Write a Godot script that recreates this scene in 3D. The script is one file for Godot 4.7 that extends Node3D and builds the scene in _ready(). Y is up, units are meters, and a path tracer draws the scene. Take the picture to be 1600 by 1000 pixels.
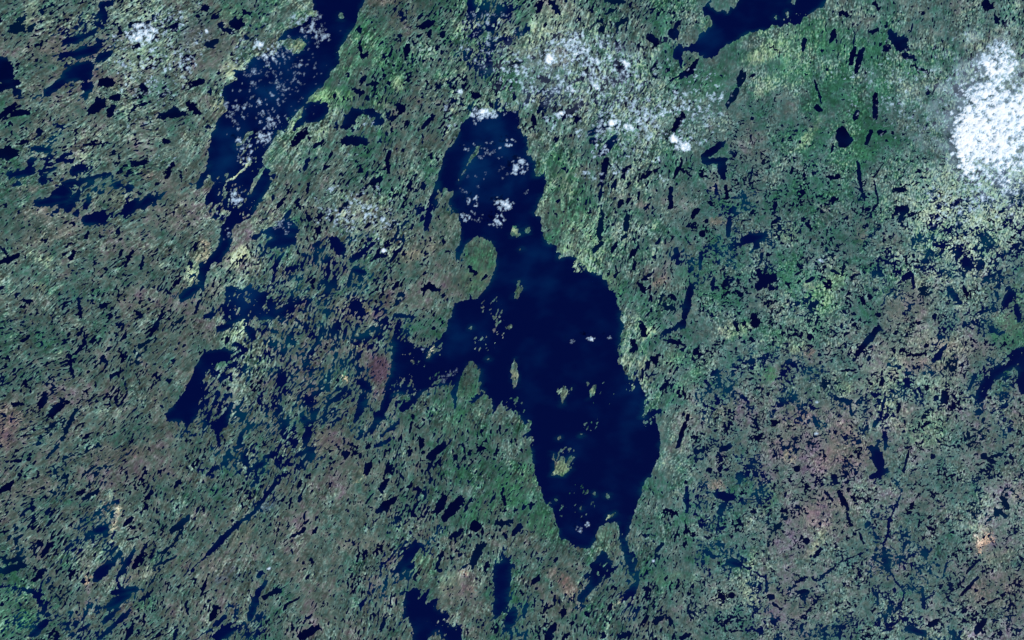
extends Node3D
# A lake country seen straight down from orbit. One photograph pixel of ground is 140 m; plan positions are given in
# "steps" of 140 m east (x) and south (y) of the north-west corner and turned into metres by ground().

const STEP := 140.0
const CELL := 1.25

var xs := PackedFloat32Array()
var ys := PackedFloat32Array()
var nx := 0
var ny := 0
var sd := PackedFloat32Array()        # signed distance to the traced shores, in steps, water positive
var field := PackedFloat32Array()     # water positive, land negative
var high := PackedFloat32Array()      # height of the ground in metres
var tint := PackedColorArray()        # base colour of the ground (sRGB)
var rows: Array = []
var fog_cover := PackedFloat32Array()
var dens_map := PackedFloat32Array()
var hue_map := PackedFloat32Array()
var bri_map := PackedFloat32Array()
var patches: Array = []
var islet_zones: Array = []
var n_warp: FastNoiseLite
var n_rag: FastNoiseLite
var n_bend: FastNoiseLite
var n_lake: FastNoiseLite
var n_fine: FastNoiseLite
var n_speck: FastNoiseLite
var n_creek: FastNoiseLite
var n_cluster: FastNoiseLite
var n_push: FastNoiseLite
var n_zone: FastNoiseLite
var n_pond: FastNoiseLite
var n_islet: FastNoiseLite
var n_streak: FastNoiseLite
var n_flute: FastNoiseLite
var n_grain: FastNoiseLite
var n_mott: FastNoiseLite
var n_hue: FastNoiseLite
var n_hue2: FastNoiseLite
var n_relief: FastNoiseLite
var n_cloud: FastNoiseLite
var n_puff: FastNoiseLite
var n_water: FastNoiseLite
const FRAMES := [34.0, 48.0, 60.0, 72.0, 86.0]
var fc := PackedFloat32Array()
var fs := PackedFloat32Array()
var frame_at := PackedFloat32Array()


func noise(seed_: int, wave: float, octaves := 1, gain := 0.5) -> FastNoiseLite:
	var n := FastNoiseLite.new()
	n.seed = seed_
	n.noise_type = FastNoiseLite.TYPE_SIMPLEX_SMOOTH
	n.frequency = 1.0 / wave
	n.fractal_type = FastNoiseLite.FRACTAL_FBM if octaves > 1 else FastNoiseLite.FRACTAL_NONE
	n.fractal_octaves = octaves
	n.fractal_gain = gain
	return n


func ground(x: float, y: float, h := 0.0) -> Vector3:
	return Vector3((x - 800.0) * STEP, h, (y - 500.0) * STEP)


func tagged(o: Node, label: String, category := "", group := "", kind := "") -> void:
	if label:
		o.set_meta("label", label)
	if category:
		o.set_meta("category", category)
	if group:
		o.set_meta("group", group)
	if kind:
		o.set_meta("kind", kind)


var taken := {}
func numbered(called: String) -> String:
	var k: int = taken.get(called, 0)
	taken[called] = k + 1
	return called if k == 0 else "%s_%03d" % [called, k]


func place(called: String, m: Mesh, mat: Material) -> MeshInstance3D:
	var o := MeshInstance3D.new()
	o.name = numbered(called)
	o.mesh = m
	o.material_override = mat
	add_child(o, true)
	return o


func packed_mesh(v: PackedVector3Array, n: PackedVector3Array, c: PackedColorArray, idx: PackedInt32Array) -> ArrayMesh:
	var a := []
	a.resize(Mesh.ARRAY_MAX)
	a[Mesh.ARRAY_VERTEX] = v
	a[Mesh.ARRAY_NORMAL] = n
	a[Mesh.ARRAY_COLOR] = c
	a[Mesh.ARRAY_INDEX] = idx
	var m := ArrayMesh.new()
	m.add_surface_from_arrays(Mesh.PRIMITIVE_TRIANGLES, a)
	return m


func _ready() -> void:
	# --- camera, sky, sun, exposure
	var cam := Camera3D.new()
	cam.name = "camera"
	cam.fov = 20.0
	cam.near = 1000.0
	cam.far = 1200000.0
	cam.position = Vector3(0, 500.0 * STEP / tan(deg_to_rad(10.0)), 0)
	cam.rotation_degrees = Vector3(-90, 0, 0)
	add_child(cam)
	cam.current = true
	var sky_mat := ProceduralSkyMaterial.new()
	sky_mat.sky_top_color = Color(0.36, 0.50, 0.66)
	sky_mat.sky_horizon_color = Color(0.62, 0.72, 0.82)
	sky_mat.sky_curve = 0.12
	sky_mat.ground_bottom_color = Color(0.2, 0.25, 0.25)
	sky_mat.ground_horizon_color = Color(0.5, 0.58, 0.62)
	sky_mat.sun_angle_max = 12.0
	var sky := Sky.new()
	sky.sky_material = sky_mat
	var env := Environment.new()
	env.background_mode = Environment.BG_SKY
	env.sky = sky
	env.background_energy_multiplier = 0.7
	env.tonemap_mode = Environment.TONE_MAPPER_LINEAR
	env.tonemap_exposure = 1.2
	env.sdfgi_enabled = true
	env.ssao_enabled = true
	env.ssil_enabled = true
	var we := WorldEnvironment.new()
	we.name = "environment"
	we.environment = env
	add_child(we)
	var sun := DirectionalLight3D.new()
	sun.name = "sun"
	sun.light_energy = 1.35
	sun.light_color = Color(1.0, 0.985, 0.955)
	sun.light_angular_distance = 0.5
	sun.shadow_enabled = true
	sun.rotation_degrees = Vector3(-44, 52, 0)   # from the south-east: shadows fall up and to the left
	add_child(sun)

	var t0 := Time.get_ticks_msec()
	setup_grid()
	setup_noise()
	setup_maps()
	trace_shores()
	print("traced ", Time.get_ticks_msec() - t0)
	compute_rows()
	print("rows ", Time.get_ticks_msec() - t0)
	build_land_and_lakes()
	print("land and lakes ", Time.get_ticks_msec() - t0)
	build_clouds()
	print("clouds ", Time.get_ticks_msec() - t0)


func setup_grid() -> void:
	xs = axis(1600.0)
	ys = axis(1000.0)
	nx = xs.size()
	ny = ys.size()


func axis(span: float) -> PackedFloat32Array:
	# even steps over the frame and a little beyond, then wider and wider ones out over the country around it
	var a := PackedFloat32Array()
	var out := PackedFloat32Array()
	var p := -30.0
	var d := CELL
	while p > -1500.0:
		d *= 1.16
		p -= d
		out.append(p)
	for k in range(out.size() - 1, -1, -1):
		a.append(out[k])
	p = -30.0
	while p <= span + 30.0:
		a.append(p)
		p += CELL
	d = CELL
	while p < span + 1500.0:
		a.append(p)
		d *= 1.16
		p += d
	return a


func setup_noise() -> void:
	n_warp = noise(11, 60.0, 2)
	n_bend = noise(32, 190.0, 2, 0.5)
	n_rag = noise(12, 11.0, 3, 0.6)
	n_lake = noise(13, 15.0, 3, 0.55)
	n_pond = noise(14, 5.4, 2, 0.5)
	n_fine = noise(25, 4.0, 2, 0.6)
	n_speck = noise(29, 3.9, 1)
	n_creek = noise(30, 75.0, 3, 0.6)
	n_cluster = noise(26, 42.0, 3, 0.6)
	n_push = noise(27, 9.0, 3, 0.65)
	n_zone = noise(28, 60.0, 2, 0.5)
	n_islet = noise(15, 7.5, 3, 0.75)
	n_streak = noise(16, 4.6, 2, 0.6)
	n_flute = noise(31, 12.0, 2, 0.5)
	n_grain = noise(17, 2.6, 2, 0.6)
	n_mott = noise(18, 34.0, 3, 0.6)
	n_hue = noise(19, 70.0, 3, 0.55)
	n_hue2 = noise(20, 14.0, 2, 0.6)
	n_relief = noise(21, 16.0, 3, 0.5)
	n_cloud = noise(22, 10.0, 4, 0.66)
	n_puff = noise(23, 3.0, 2, 0.6)
	n_water = noise(24, 60.0, 3, 0.55)
	for a in FRAMES:
		fc.append(cos(deg_to_rad(a)))
		fs.append(sin(deg_to_rad(a)))
	# lie of the land: the ice-carved grain swings from NE in the west to N in the east
	for x in range(-1600, 3300, 10):
		var f: float
		if x < 150:
			f = 0.0
		elif x < 300:
			f = remap(x, 150, 300, 0.0, 1.0)
		elif x < 450:
			f = remap(x, 300, 450, 1.0, 2.0)
		elif x < 980:
			f = remap(x, 450, 980, 2.0, 3.0)
		elif x < 1200:
			f = remap(x, 980, 1200, 3.0, 4.0)
		else:
			f = 3.99
		frame_at.append(minf(f, 3.99))


func digits(lines: Array) -> PackedFloat32Array:
	var a := PackedFloat32Array()
	for l in lines:
		for part in l:
			for ch in part:
				a.append(float(ch))
	return a


func mapped(m: PackedFloat32Array, x: float, y: float) -> float:
	var u := clampf(x / 50.0 - 0.5, 0.0, 30.999)
	var v := clampf(y / 50.0 - 0.5, 0.0, 18.999)
	var i := int(u)
	var j := int(v)
	u -= i
	v -= j
	var k := j * 32 + i
	return lerpf(lerpf(m[k], m[k + 1], u), lerpf(m[k + 32], m[k + 33], u), v)


func setup_maps() -> void:
	# coarse surveys of the country, one figure for each square of 50 steps:
	# how thick small lakes lie (0 none, 9 thickest)
	dens_map = digits([
		["34554433", "30023457", "44454400", "02333334"], ["44544433", "30024457", "34553300", "22223334"], ["23443433", "10034456", "45654332", "22333443"], ["43334433", "00334455", "55554333", "32223440"], ["44333220", "12333240", "13334455", "43223331"],
		["34543220", "23344431", "12354455", "55444466"], ["23444320", "34435431", "12333366", "55555567"], ["22233333", "55655431", "02454656", "55556777"], ["23343445", "56654320", "00134566", "45566776"], ["34344445", "66665342", "00035566", "55554565"],
		["44455434", "67675420", "00044433", "65545564"], ["44554334", "66654310", "00035566", "65465566"], ["44444345", "77655421", "00006666", "66566665"], ["34433345", "66554332", "30000566", "55555555"], ["44444356", "65445443", "30000556", "55544555"],
		["45444345", "43335523", "20004566", "55655565"], ["56554333", "33345634", "22044666", "54455545"], ["55555322", "22446333", "33345555", "44566554"], ["45444333", "43454223", "44466566", "55456545"], ["56544446", "54343335", "54456455", "66566665"]])
	# cover: 0 purple-brown burn, 3 grey-brown lichen ground, 5 grey-green, 7 green, 9 deep green
	hue_map = digits([
		["55455546", "66664676", "64667665", "56565555"], ["44445536", "55677766", "54656666", "78886655"], ["53345555", "66677666", "66667777", "77876655"], ["55455545", "66675566", "55665556", "58776655"], ["55444544", "66665566", "66666654", "78876655"],
		["65565544", "55566667", "67665666", "67766665"], ["65444333", "45455566", "66655565", "67665566"], ["54444543", "55455455", "66666665", "66656655"], ["55555554", "55555346", "66664666", "77666545"], ["55553345", "54434545", "66666576", "67664555"],
		["66655445", "44446664", "66666666", "66654446"], ["65445446", "44521554", "66665666", "56544447"], ["54345444", "54555775", "76666553", "55556455"], ["24554455", "55345576", "65555444", "35344555"], ["45333455", "54355576", "55566554", "32346555"],
		["45545566", "55355667", "77666666", "63455563"], ["55544545", "43455465", "66565665", "43545645"], ["55545543", "44554655", "54657666", "35555644"], ["75545434", "64444537", "63555555", "45556554"], ["76554446", "54445446", "65655566", "35655644"]])
	# how pale the ground is (4 usual)
	bri_map = digits([
		["45456544", "55543455", "56545555", "55555455"], ["44456545", "54455555", "66655445", "65555566"], ["44455556", "55544555", "55666445", "65556667"], ["44455455", "55544456", "55666554", "44445578"], ["55555555", "66544455", "55565544", "55544578"],
		["45544445", "54445546", "55455454", "55556789"], ["44444456", "54565444", "54555444", "44457877"], ["45444445", "54455444", "55665444", "54446776"], ["55444466", "54444434", "45644445", "56556665"], ["44444444", "44444444", "44655454", "56544554"],
		["44444346", "44444445", "44465455", "55545544"], ["44443446", "43433334", "44465555", "44555544"], ["44444445", "44434444", "54455544", "44555554"], ["34443334", "44344444", "44445544", "44455544"], ["44433445", "44344344", "44445544", "44444544"],
		["44444444", "44444444", "54455544", "44554455"], ["44454444", "44444444", "44454545", "45444465"], ["44554444", "44444454", "43444445", "45444444"], ["44444444", "44444444", "44444455", "44544444"], ["54444444", "44444444", "44444444", "44455554"]])
	# ground with a colour of its own: x, y, half-length, half-width, lean in degrees, colour, strength
	var purple := Color8(84, 72, 88)
	var pink := Color8(122, 98, 100)
	var tan := Color8(164, 148, 134)
	var sand := Color8(196, 180, 150)
	var bone := Color8(186, 192, 170)
	var straw := Color8(176, 182, 142)
	var green := Color8(58, 108, 76)
	var leaf := Color8(92, 130, 88)
	var teal := Color8(44, 84, 88)
	var rust := Color8(118, 92, 92)
	patches = [
		[593, 577, 21, 15, 80, purple, 1.0], [588, 560, 13, 8, 0, purple, 0.9], [887, 915, 26, 12, -60, rust, 0.9], [868, 898, 20, 10, -30, rust, 0.7], [895, 945, 14, 12, 0, rust, 0.6],
		[1536, 842, 20, 14, 75, Color8(134, 116, 106), 0.8], [1528, 850, 14, 2.2, 100, Color8(206, 184, 172), 1.0], [1534, 846, 16, 2.4, 72, Color8(200, 176, 164), 1.0], [1541, 842, 15, 2.0, 50, Color8(190, 160, 144), 1.0], [1546, 846, 12, 1.8, 30, Color8(180, 152, 138), 1.0], [1530, 861, 7, 3, 90, Color8(176, 150, 136), 1.0], [1592, 770, 12, 9, 60, sand, 0.6], [15, 650, 22, 34, 90, rust, 0.8], [8, 685, 14, 16, 0, rust, 0.7],
		[315, 395, 13, 20, 0, sand, 0.9], [300, 425, 10, 14, 0, straw, 0.8], [322, 383, 7, 7, 0, tan, 0.8], [672, 551, 12, 1.6, 62, Color8(235, 225, 205), 1.0], [183, 810, 16, 2.5, 68, tan, 0.9], [176, 826, 12, 2.5, 66, sand, 0.9], [138, 907, 10, 3.5, 55, tan, 1.0],
		[186, 795, 8, 4, 60, sand, 0.9], [172, 845, 5, 3, 60, sand, 0.8], [540, 590, 6, 4, 60, sand, 1.0], [563, 543, 5, 7, 0, straw, 0.9], [418, 537, 12, 5, 10, straw, 0.7], [456, 533, 5, 6, 60, sand, 0.6], [558, 752, 5, 4, 0, sand, 0.9], [565, 740, 3, 11, 0, straw, 0.7],
		[1230, 708, 3, 14, -15, sand, 0.9], [1240, 718, 9, 2.5, 40, sand, 0.8], [1243, 545, 14, 5, 20, straw, 0.5], [1150, 515, 22, 11, 10, straw, 0.7], [1000, 600, 16, 5, 35, leaf, 0.6],
		[1010, 520, 16, 6, 30, straw, 0.7], [1005, 565, 14, 4, 60, straw, 0.8], [985, 560, 14, 10, 60, straw, 0.4], [845, 45, 42, 22, 45, straw, 0.45], [1108, 40, 22, 4, 55, straw, 0.8], [1075, 105, 26, 4, 50, straw, 0.5],
		[1190, 85, 30, 12, 25, straw, 0.7], [1195, 135, 22, 9, 50, straw, 0.5], [1260, 60, 50, 28, 10, green, 0.6], [1240, 105, 30, 26, 0, green, 0.5], [1215, 75, 24, 14, 0, leaf, 0.6], [1265, 210, 28, 7, 55, straw, 0.6], [1330, 195, 16, 46, 0, green, 0.5], [1345, 240, 20, 12, 0, green, 0.5],
		[1175, 45, 50, 8, 28, green, 0.6], [1110, 130, 40, 16, 45, green, 0.5], [575, 70, 20, 40, 15, green, 0.6], [540, 95, 22, 26, 20, green, 0.6], [505, 148, 20, 10, 30, leaf, 0.9], [545, 150, 12, 6, 30, leaf, 0.8], [600, 60, 22, 20, 0, green, 0.4],
		[755, 400, 24, 26, 0, green, 0.75], [740, 440, 18, 18, 40, leaf, 0.5], [885, 300, 40, 50, 0, green, 0.4], [880, 285, 14, 24, 30, pink, 0.5], [905, 268, 14, 6, 20, pink, 0.5], [900, 355, 40, 30, 0, green, 0.5], [880, 390, 30, 5, 5, leaf, 0.7],
		[920, 395, 30, 22, 60, leaf, 0.6], [955, 440, 16, 16, 0, leaf, 0.6], [735, 610, 14, 34, 80, green, 0.6], [790, 770, 60, 20, 40, green, 0.6], [830, 740, 10, 30, 60, green, 0.6], [845, 820, 16, 30, 70, green, 0.6], [950, 845, 20, 20, 0, green, 0.4], [720, 660, 40, 18, 30, green, 0.4],
		[660, 880, 24, 24, 0, green, 0.5], [715, 920, 26, 16, 40, pink, 0.35], [735, 920, 10, 6, 0, Color8(150, 105, 108), 0.5], [725, 895, 6, 4, 0, Color8(160, 120, 105), 0.6], [700, 910, 20, 12, 50, straw, 0.35],
		[1300, 440, 30, 14, 40, leaf, 0.8], [1285, 470, 22, 18, 0, leaf, 0.7], [1268, 445, 12, 8, 0, straw, 0.7], [1235, 365, 18, 12, 0, leaf, 0.5], [1345, 365, 8, 16, 0, pink, 0.7], [1335, 430, 6, 16, 0, pink, 0.5], [1290, 330, 8, 12, 0, pink, 0.6], [1415, 480, 40, 30, 20, Color8(112, 98, 96), 0.6], [1430, 440, 20, 10, 0, Color8(110, 112, 96), 0.7],
		[1462, 325, 18, 34, -30, bone, 0.6], [1500, 385, 40, 16, 20, bone, 0.55], [1530, 330, 30, 26, 0, bone, 0.45], [1520, 410, 24, 14, 0, bone, 0.4], [1575, 345, 22, 26, 0, bone, 0.35], [1385, 590, 40, 30, 40, Color8(140, 160, 126), 0.35], [1450, 610, 26, 20, 0, Color8(140, 170, 146), 0.4], [1250, 520, 50, 20, 20, leaf, 0.35], [1290, 660, 60, 60, 0, Color8(112, 100, 100), 0.45], [1440, 545, 70, 30, 0, Color8(118, 112, 104), 0.45], [1480, 570, 20, 40, 0, Color8(120, 116, 100), 0.4], [1590, 330, 14, 14, 0, pink, 0.5],
		[1575, 520, 26, 30, 0, green, 0.7], [1590, 470, 8, 24, 0, green, 0.8], [1495, 540, 60, 12, -10, Color8(116, 108, 104), 0.6], [1440, 570, 30, 12, -15, pink, 0.6], [1265, 550, 10, 8, 0, Color8(150, 100, 100), 0.6], [1300, 545, 12, 8, 30, pink, 0.5],
		[1240, 655, 24, 14, 20, pink, 0.6], [1320, 680, 20, 26, 60, pink, 0.6], [1325, 715, 56, 24, 15, rust, 0.6], [1225, 700, 26, 20, 0, pink, 0.5], [1410, 655, 22, 14, 60, pink, 0.6], [1385, 630, 14, 14, 40, straw, 0.6], [1320, 605, 14, 10, 0, leaf, 0.6], [1450, 670, 34, 24, 35, leaf, 0.5], [1590, 655, 10, 12, 0, rust, 0.8],
		[1290, 800, 46, 32, 20, rust, 0.6], [1275, 850, 30, 5, 55, Color8(140, 140, 112), 0.7], [1205, 585, 8, 10, 0, Color8(48, 118, 66), 0.9], [1395, 585, 8, 8, 0, pink, 0.5], [1200, 775, 14, 22, 0, green, 0.6], [1340, 870, 20, 8, 30, teal, 0.5],
		[1565, 925, 54, 30, 10, rust, 0.5], [1530, 920, 16, 16, 0, pink, 0.5], [1560, 870, 26, 12, 20, Color8(120, 110, 96), 0.5], [1215, 930, 16, 18, 30, Color8(104, 112, 96), 0.5], [1245, 955, 14, 12, 60, pink, 0.5], [1120, 757, 12, 9, 10, Color8(150, 116, 110), 0.8], [1125, 940, 40, 14, 20, Color8(118, 110, 106), 0.5], [1060, 905, 30, 12, 0, green, 0.4],
		[1030, 905, 10, 12, 0, green, 0.5], [968, 940, 12, 2, 38, sand, 0.8], [955, 950, 8, 2, 30, sand, 0.6], [1175, 875, 4, 30, -10, straw, 0.6], [1170, 925, 10, 24, 30, straw, 0.5], [1120, 345, 14, 6, 5, Color8(150, 110, 100), 0.6], [1115, 290, 10, 16, 0, Color8(140, 116, 112), 0.6], [1030, 440, 16, 6, 40, Color8(160, 118, 108), 0.6], [1005, 320, 10, 8, 0, Color8(150, 112, 116), 0.6],
		[1110, 330, 24, 10, 0, teal, 0.4], [1100, 440, 40, 30, 0, green, 0.3], [1055, 560, 20, 14, 30, green, 0.7], [1080, 590, 40, 10, 45, green, 0.6], [1190, 585, 14, 14, 0, green, 0.4], [1190, 605, 8, 6, 0, Color8(150, 108, 110), 0.5], [1130, 640, 20, 8, 20, Color8(124, 114, 104), 0.5], [1075, 650, 6, 5, 0, tan, 0.6],
		[520, 160, 30, 14, 20, leaf, 0.5], [600, 0, 24, 8, 0, Color8(112, 98, 96), 0.8], [620, 130, 8, 14, 20, straw, 0.6], [600, 160, 16, 8, 20, straw, 0.4], [610, 195, 12, 12, 0, Color8(112, 100, 100), 0.5], [735, 35, 26, 12, 30, straw, 0.4], [745, 85, 40, 16, 40, Color8(140, 150, 116), 0.5],
		[500, 205, 18, 5, 40, leaf, 0.5], [495, 158, 10, 18, 60, leaf, 0.5], [360, 110, 12, 14, 0, straw, 0.6], [345, 165, 14, 18, 20, Color8(150, 148, 112), 0.7], [310, 55, 26, 22, 10, Color8(84, 76, 92), 0.7], [350, 65, 10, 16, 10, Color8(84, 80, 88), 0.6], [362, 20, 22, 14, 0, green, 0.5], [82, 78, 22, 14, 20, rust, 0.5], [150, 80, 12, 4, 20, Color8(124, 110, 84), 0.7], [105, 102, 12, 6, 20, Color8(124, 110, 84), 0.6], [45, 25, 24, 12, 60, straw, 0.4],
		[225, 85, 30, 16, 30, Color8(150, 170, 140), 0.6], [180, 130, 5, 10, 0, Color8(150, 130, 96), 0.7], [150, 145, 10, 6, 0, Color8(112, 104, 100), 0.6], [45, 295, 24, 6, 10, pink, 0.6], [65, 335, 44, 18, 20, rust, 0.5], [80, 365, 40, 12, 10, rust, 0.5], [232, 272, 16, 8, -15, rust, 0.8], [180, 305, 26, 16, 0, Color8(112, 112, 96), 0.5], [265, 280, 16, 10, 0, Color8(104, 96, 98), 0.6], [275, 330, 30, 24, 0, Color8(104, 98, 96), 0.5],
		[60, 400, 5, 26, 50, Color8(150, 180, 146), 0.6], [75, 405, 12, 3, 60, straw, 0.8], [65, 448, 12, 5, -10, Color8(156, 146, 104), 0.7], [105, 468, 14, 16, 0, teal, 0.5], [190, 465, 8, 14, 20, pink, 0.5], [225, 478, 14, 5, 0, Color8(130, 108, 88), 0.5], [365, 405, 12, 16, 50, straw, 0.9], [380, 395, 10, 12, 50, straw, 0.8], [300, 440, 6, 14, 0, straw, 0.6], [395, 482, 9, 9, 0, Color8(140, 124, 104), 0.8], [335, 450, 22, 12, 30, Color8(108, 98, 96), 0.6],
		[365, 520, 24, 8, 30, Color8(150, 178, 140), 0.8], [378, 500, 6, 24, 0, Color8(150, 178, 140), 0.7], [335, 520, 8, 2, 45, sand, 0.8], [298, 580, 4, 3, 40, tan, 0.7], [100, 560, 14, 12, 0, rust, 0.4], [195, 710, 40, 10, 15, rust, 0.6], [155, 705, 20, 10, 20, rust, 0.5], [50, 760, 30, 12, 25, rust, 0.4], [250, 620, 24, 5, 20, Color8(120, 104, 92), 0.4], [233, 690, 4, 3, 0, tan, 0.7],
		[590, 350, 22, 30, 60, Color8(104, 96, 96), 0.4], [660, 390, 46, 12, 25, Color8(112, 102, 92), 0.6], [640, 400, 20, 10, 10, Color8(124, 108, 92), 0.4], [700, 345, 18, 16, 0, Color8(112, 106, 96), 0.5], [545, 480, 30, 14, 10, Color8(108, 104, 92), 0.5], [575, 485, 4, 4, 0, Color8(150, 138, 110), 0.9], [500, 690, 18, 30, 70, Color8(104, 98, 92), 0.6], [470, 620, 8, 30, 75, Color8(96, 96, 92), 0.6], [430, 485, 30, 12, 10, rust, 0.3], [470, 880, 30, 14, 30, rust, 0.3], [560, 850, 34, 12, 10, Color8(112, 106, 100), 0.5], [330, 890, 30, 20, 30, rust, 0.35], [380, 830, 26, 12, 55, Color8(124, 110, 96), 0.5], [350, 905, 22, 6, 10, Color8(60, 72, 104), 0.6], [360, 890, 8, 12, 0, Color8(50, 66, 100), 0.5], [420, 790, 16, 7, 20, Color8(50, 66, 108), 0.6], [30, 955, 46, 30, 10, green, 0.5], [225, 945, 14, 8, 20, green, 0.6], [250, 915, 14, 10, 0, purple, 0.6], [147, 807, 16, 9, -20, Color8(62, 62, 66), 0.6], [285, 877, 8, 7, 0, green, 0.6], [230, 895, 30, 14, 20, Color8(112, 104, 92), 0.5],
		[802, 360, 4, 10, 70, straw, 0.9], [810, 454, 4, 12, 70, straw, 0.6], [733, 268, 4, 22, 40, Color8(130, 158, 118), 0.8], [928, 611, 4, 12, 65, straw, 0.8], [875, 733, 18, 14, 0, Color8(128, 142, 104), 0.8], [952, 807, 12, 3, 40, straw, 0.9], [803, 585, 5, 22, 80, straw, 0.7], [880, 615, 5, 16, 80, Color8(140, 160, 130), 0.7], [368, 215, 26, 6, 52, straw, 0.9], [372, 270, 26, 5, 50, straw, 0.9], [465, 72, 14, 7, 40, straw, 0.9], [485, 22, 6, 5, 0, Color8(140, 170, 120), 0.8], [462, 195, 20, 5, 60, Color8(120, 150, 104), 0.7], [480, 175, 14, 5, 50, leaf, 0.6], [410, 300, 4, 20, 50, straw, 0.6]]
	for p in patches:
		p.append(cos(deg_to_rad(p[4])))
		p.append(sin(deg_to_rad(p[4])))
		var base: Color = p[5]
		p.append(Color(base.r * 0.9, base.g * 0.89, base.b * 0.85))
	# water so shoal that islets crowd it: x, y, radius, how crowded
	islet_zones = [
		[632, 515, 28, 0.66], [655, 556, 40, 0.34], [690, 598, 28, 0.6], [632, 604, 30, 0.6], [450, 205, 34, 0.55], [400, 245, 44, 0.5], [695, 965, 40, 0.38], [800, 640, 30, 0.55], [685, 545, 16, 0.6], [785, 510, 26, 0.55], [770, 480, 26, 0.5], [800, 650, 26, 0.5], [820, 665, 16, 0.9], [825, 690, 14, 0.9], [350, 600, 46, 0.95], [330, 640, 30, 0.8], [375, 560, 24, 0.9], [880, 612, 14, 0.6], [885, 715, 22, 0.9], [870, 795, 24, 0.5], [905, 770, 24, 0.3], [1010, 660, 14, 0.8], [905, 415, 16, 0.95], [985, 605, 12, 0.5], [340, 335, 26, 0.9], [365, 310, 36, 0.6], [350, 285, 24, 0.5], [385, 325, 24, 0.6], [420, 120, 60, 0.05], [390, 440, 40, 0.55], [380, 480, 40, 0.5], [420, 480, 22, 0.5], [978, 838, 10, 0.8], [1245, 30, 24, 0.3], [1580, 565, 34, 0.35], [1545, 600, 24, 0.35], [945, 890, 20, 0.6], [370, 985, 18, 0.8], [565, 135, 24, 0.5], [925, 660, 24, 0.25], [915, 790, 40, 0.25], [755, 540, 26, 0.5], [940, 620, 40, 0.1]]


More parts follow.
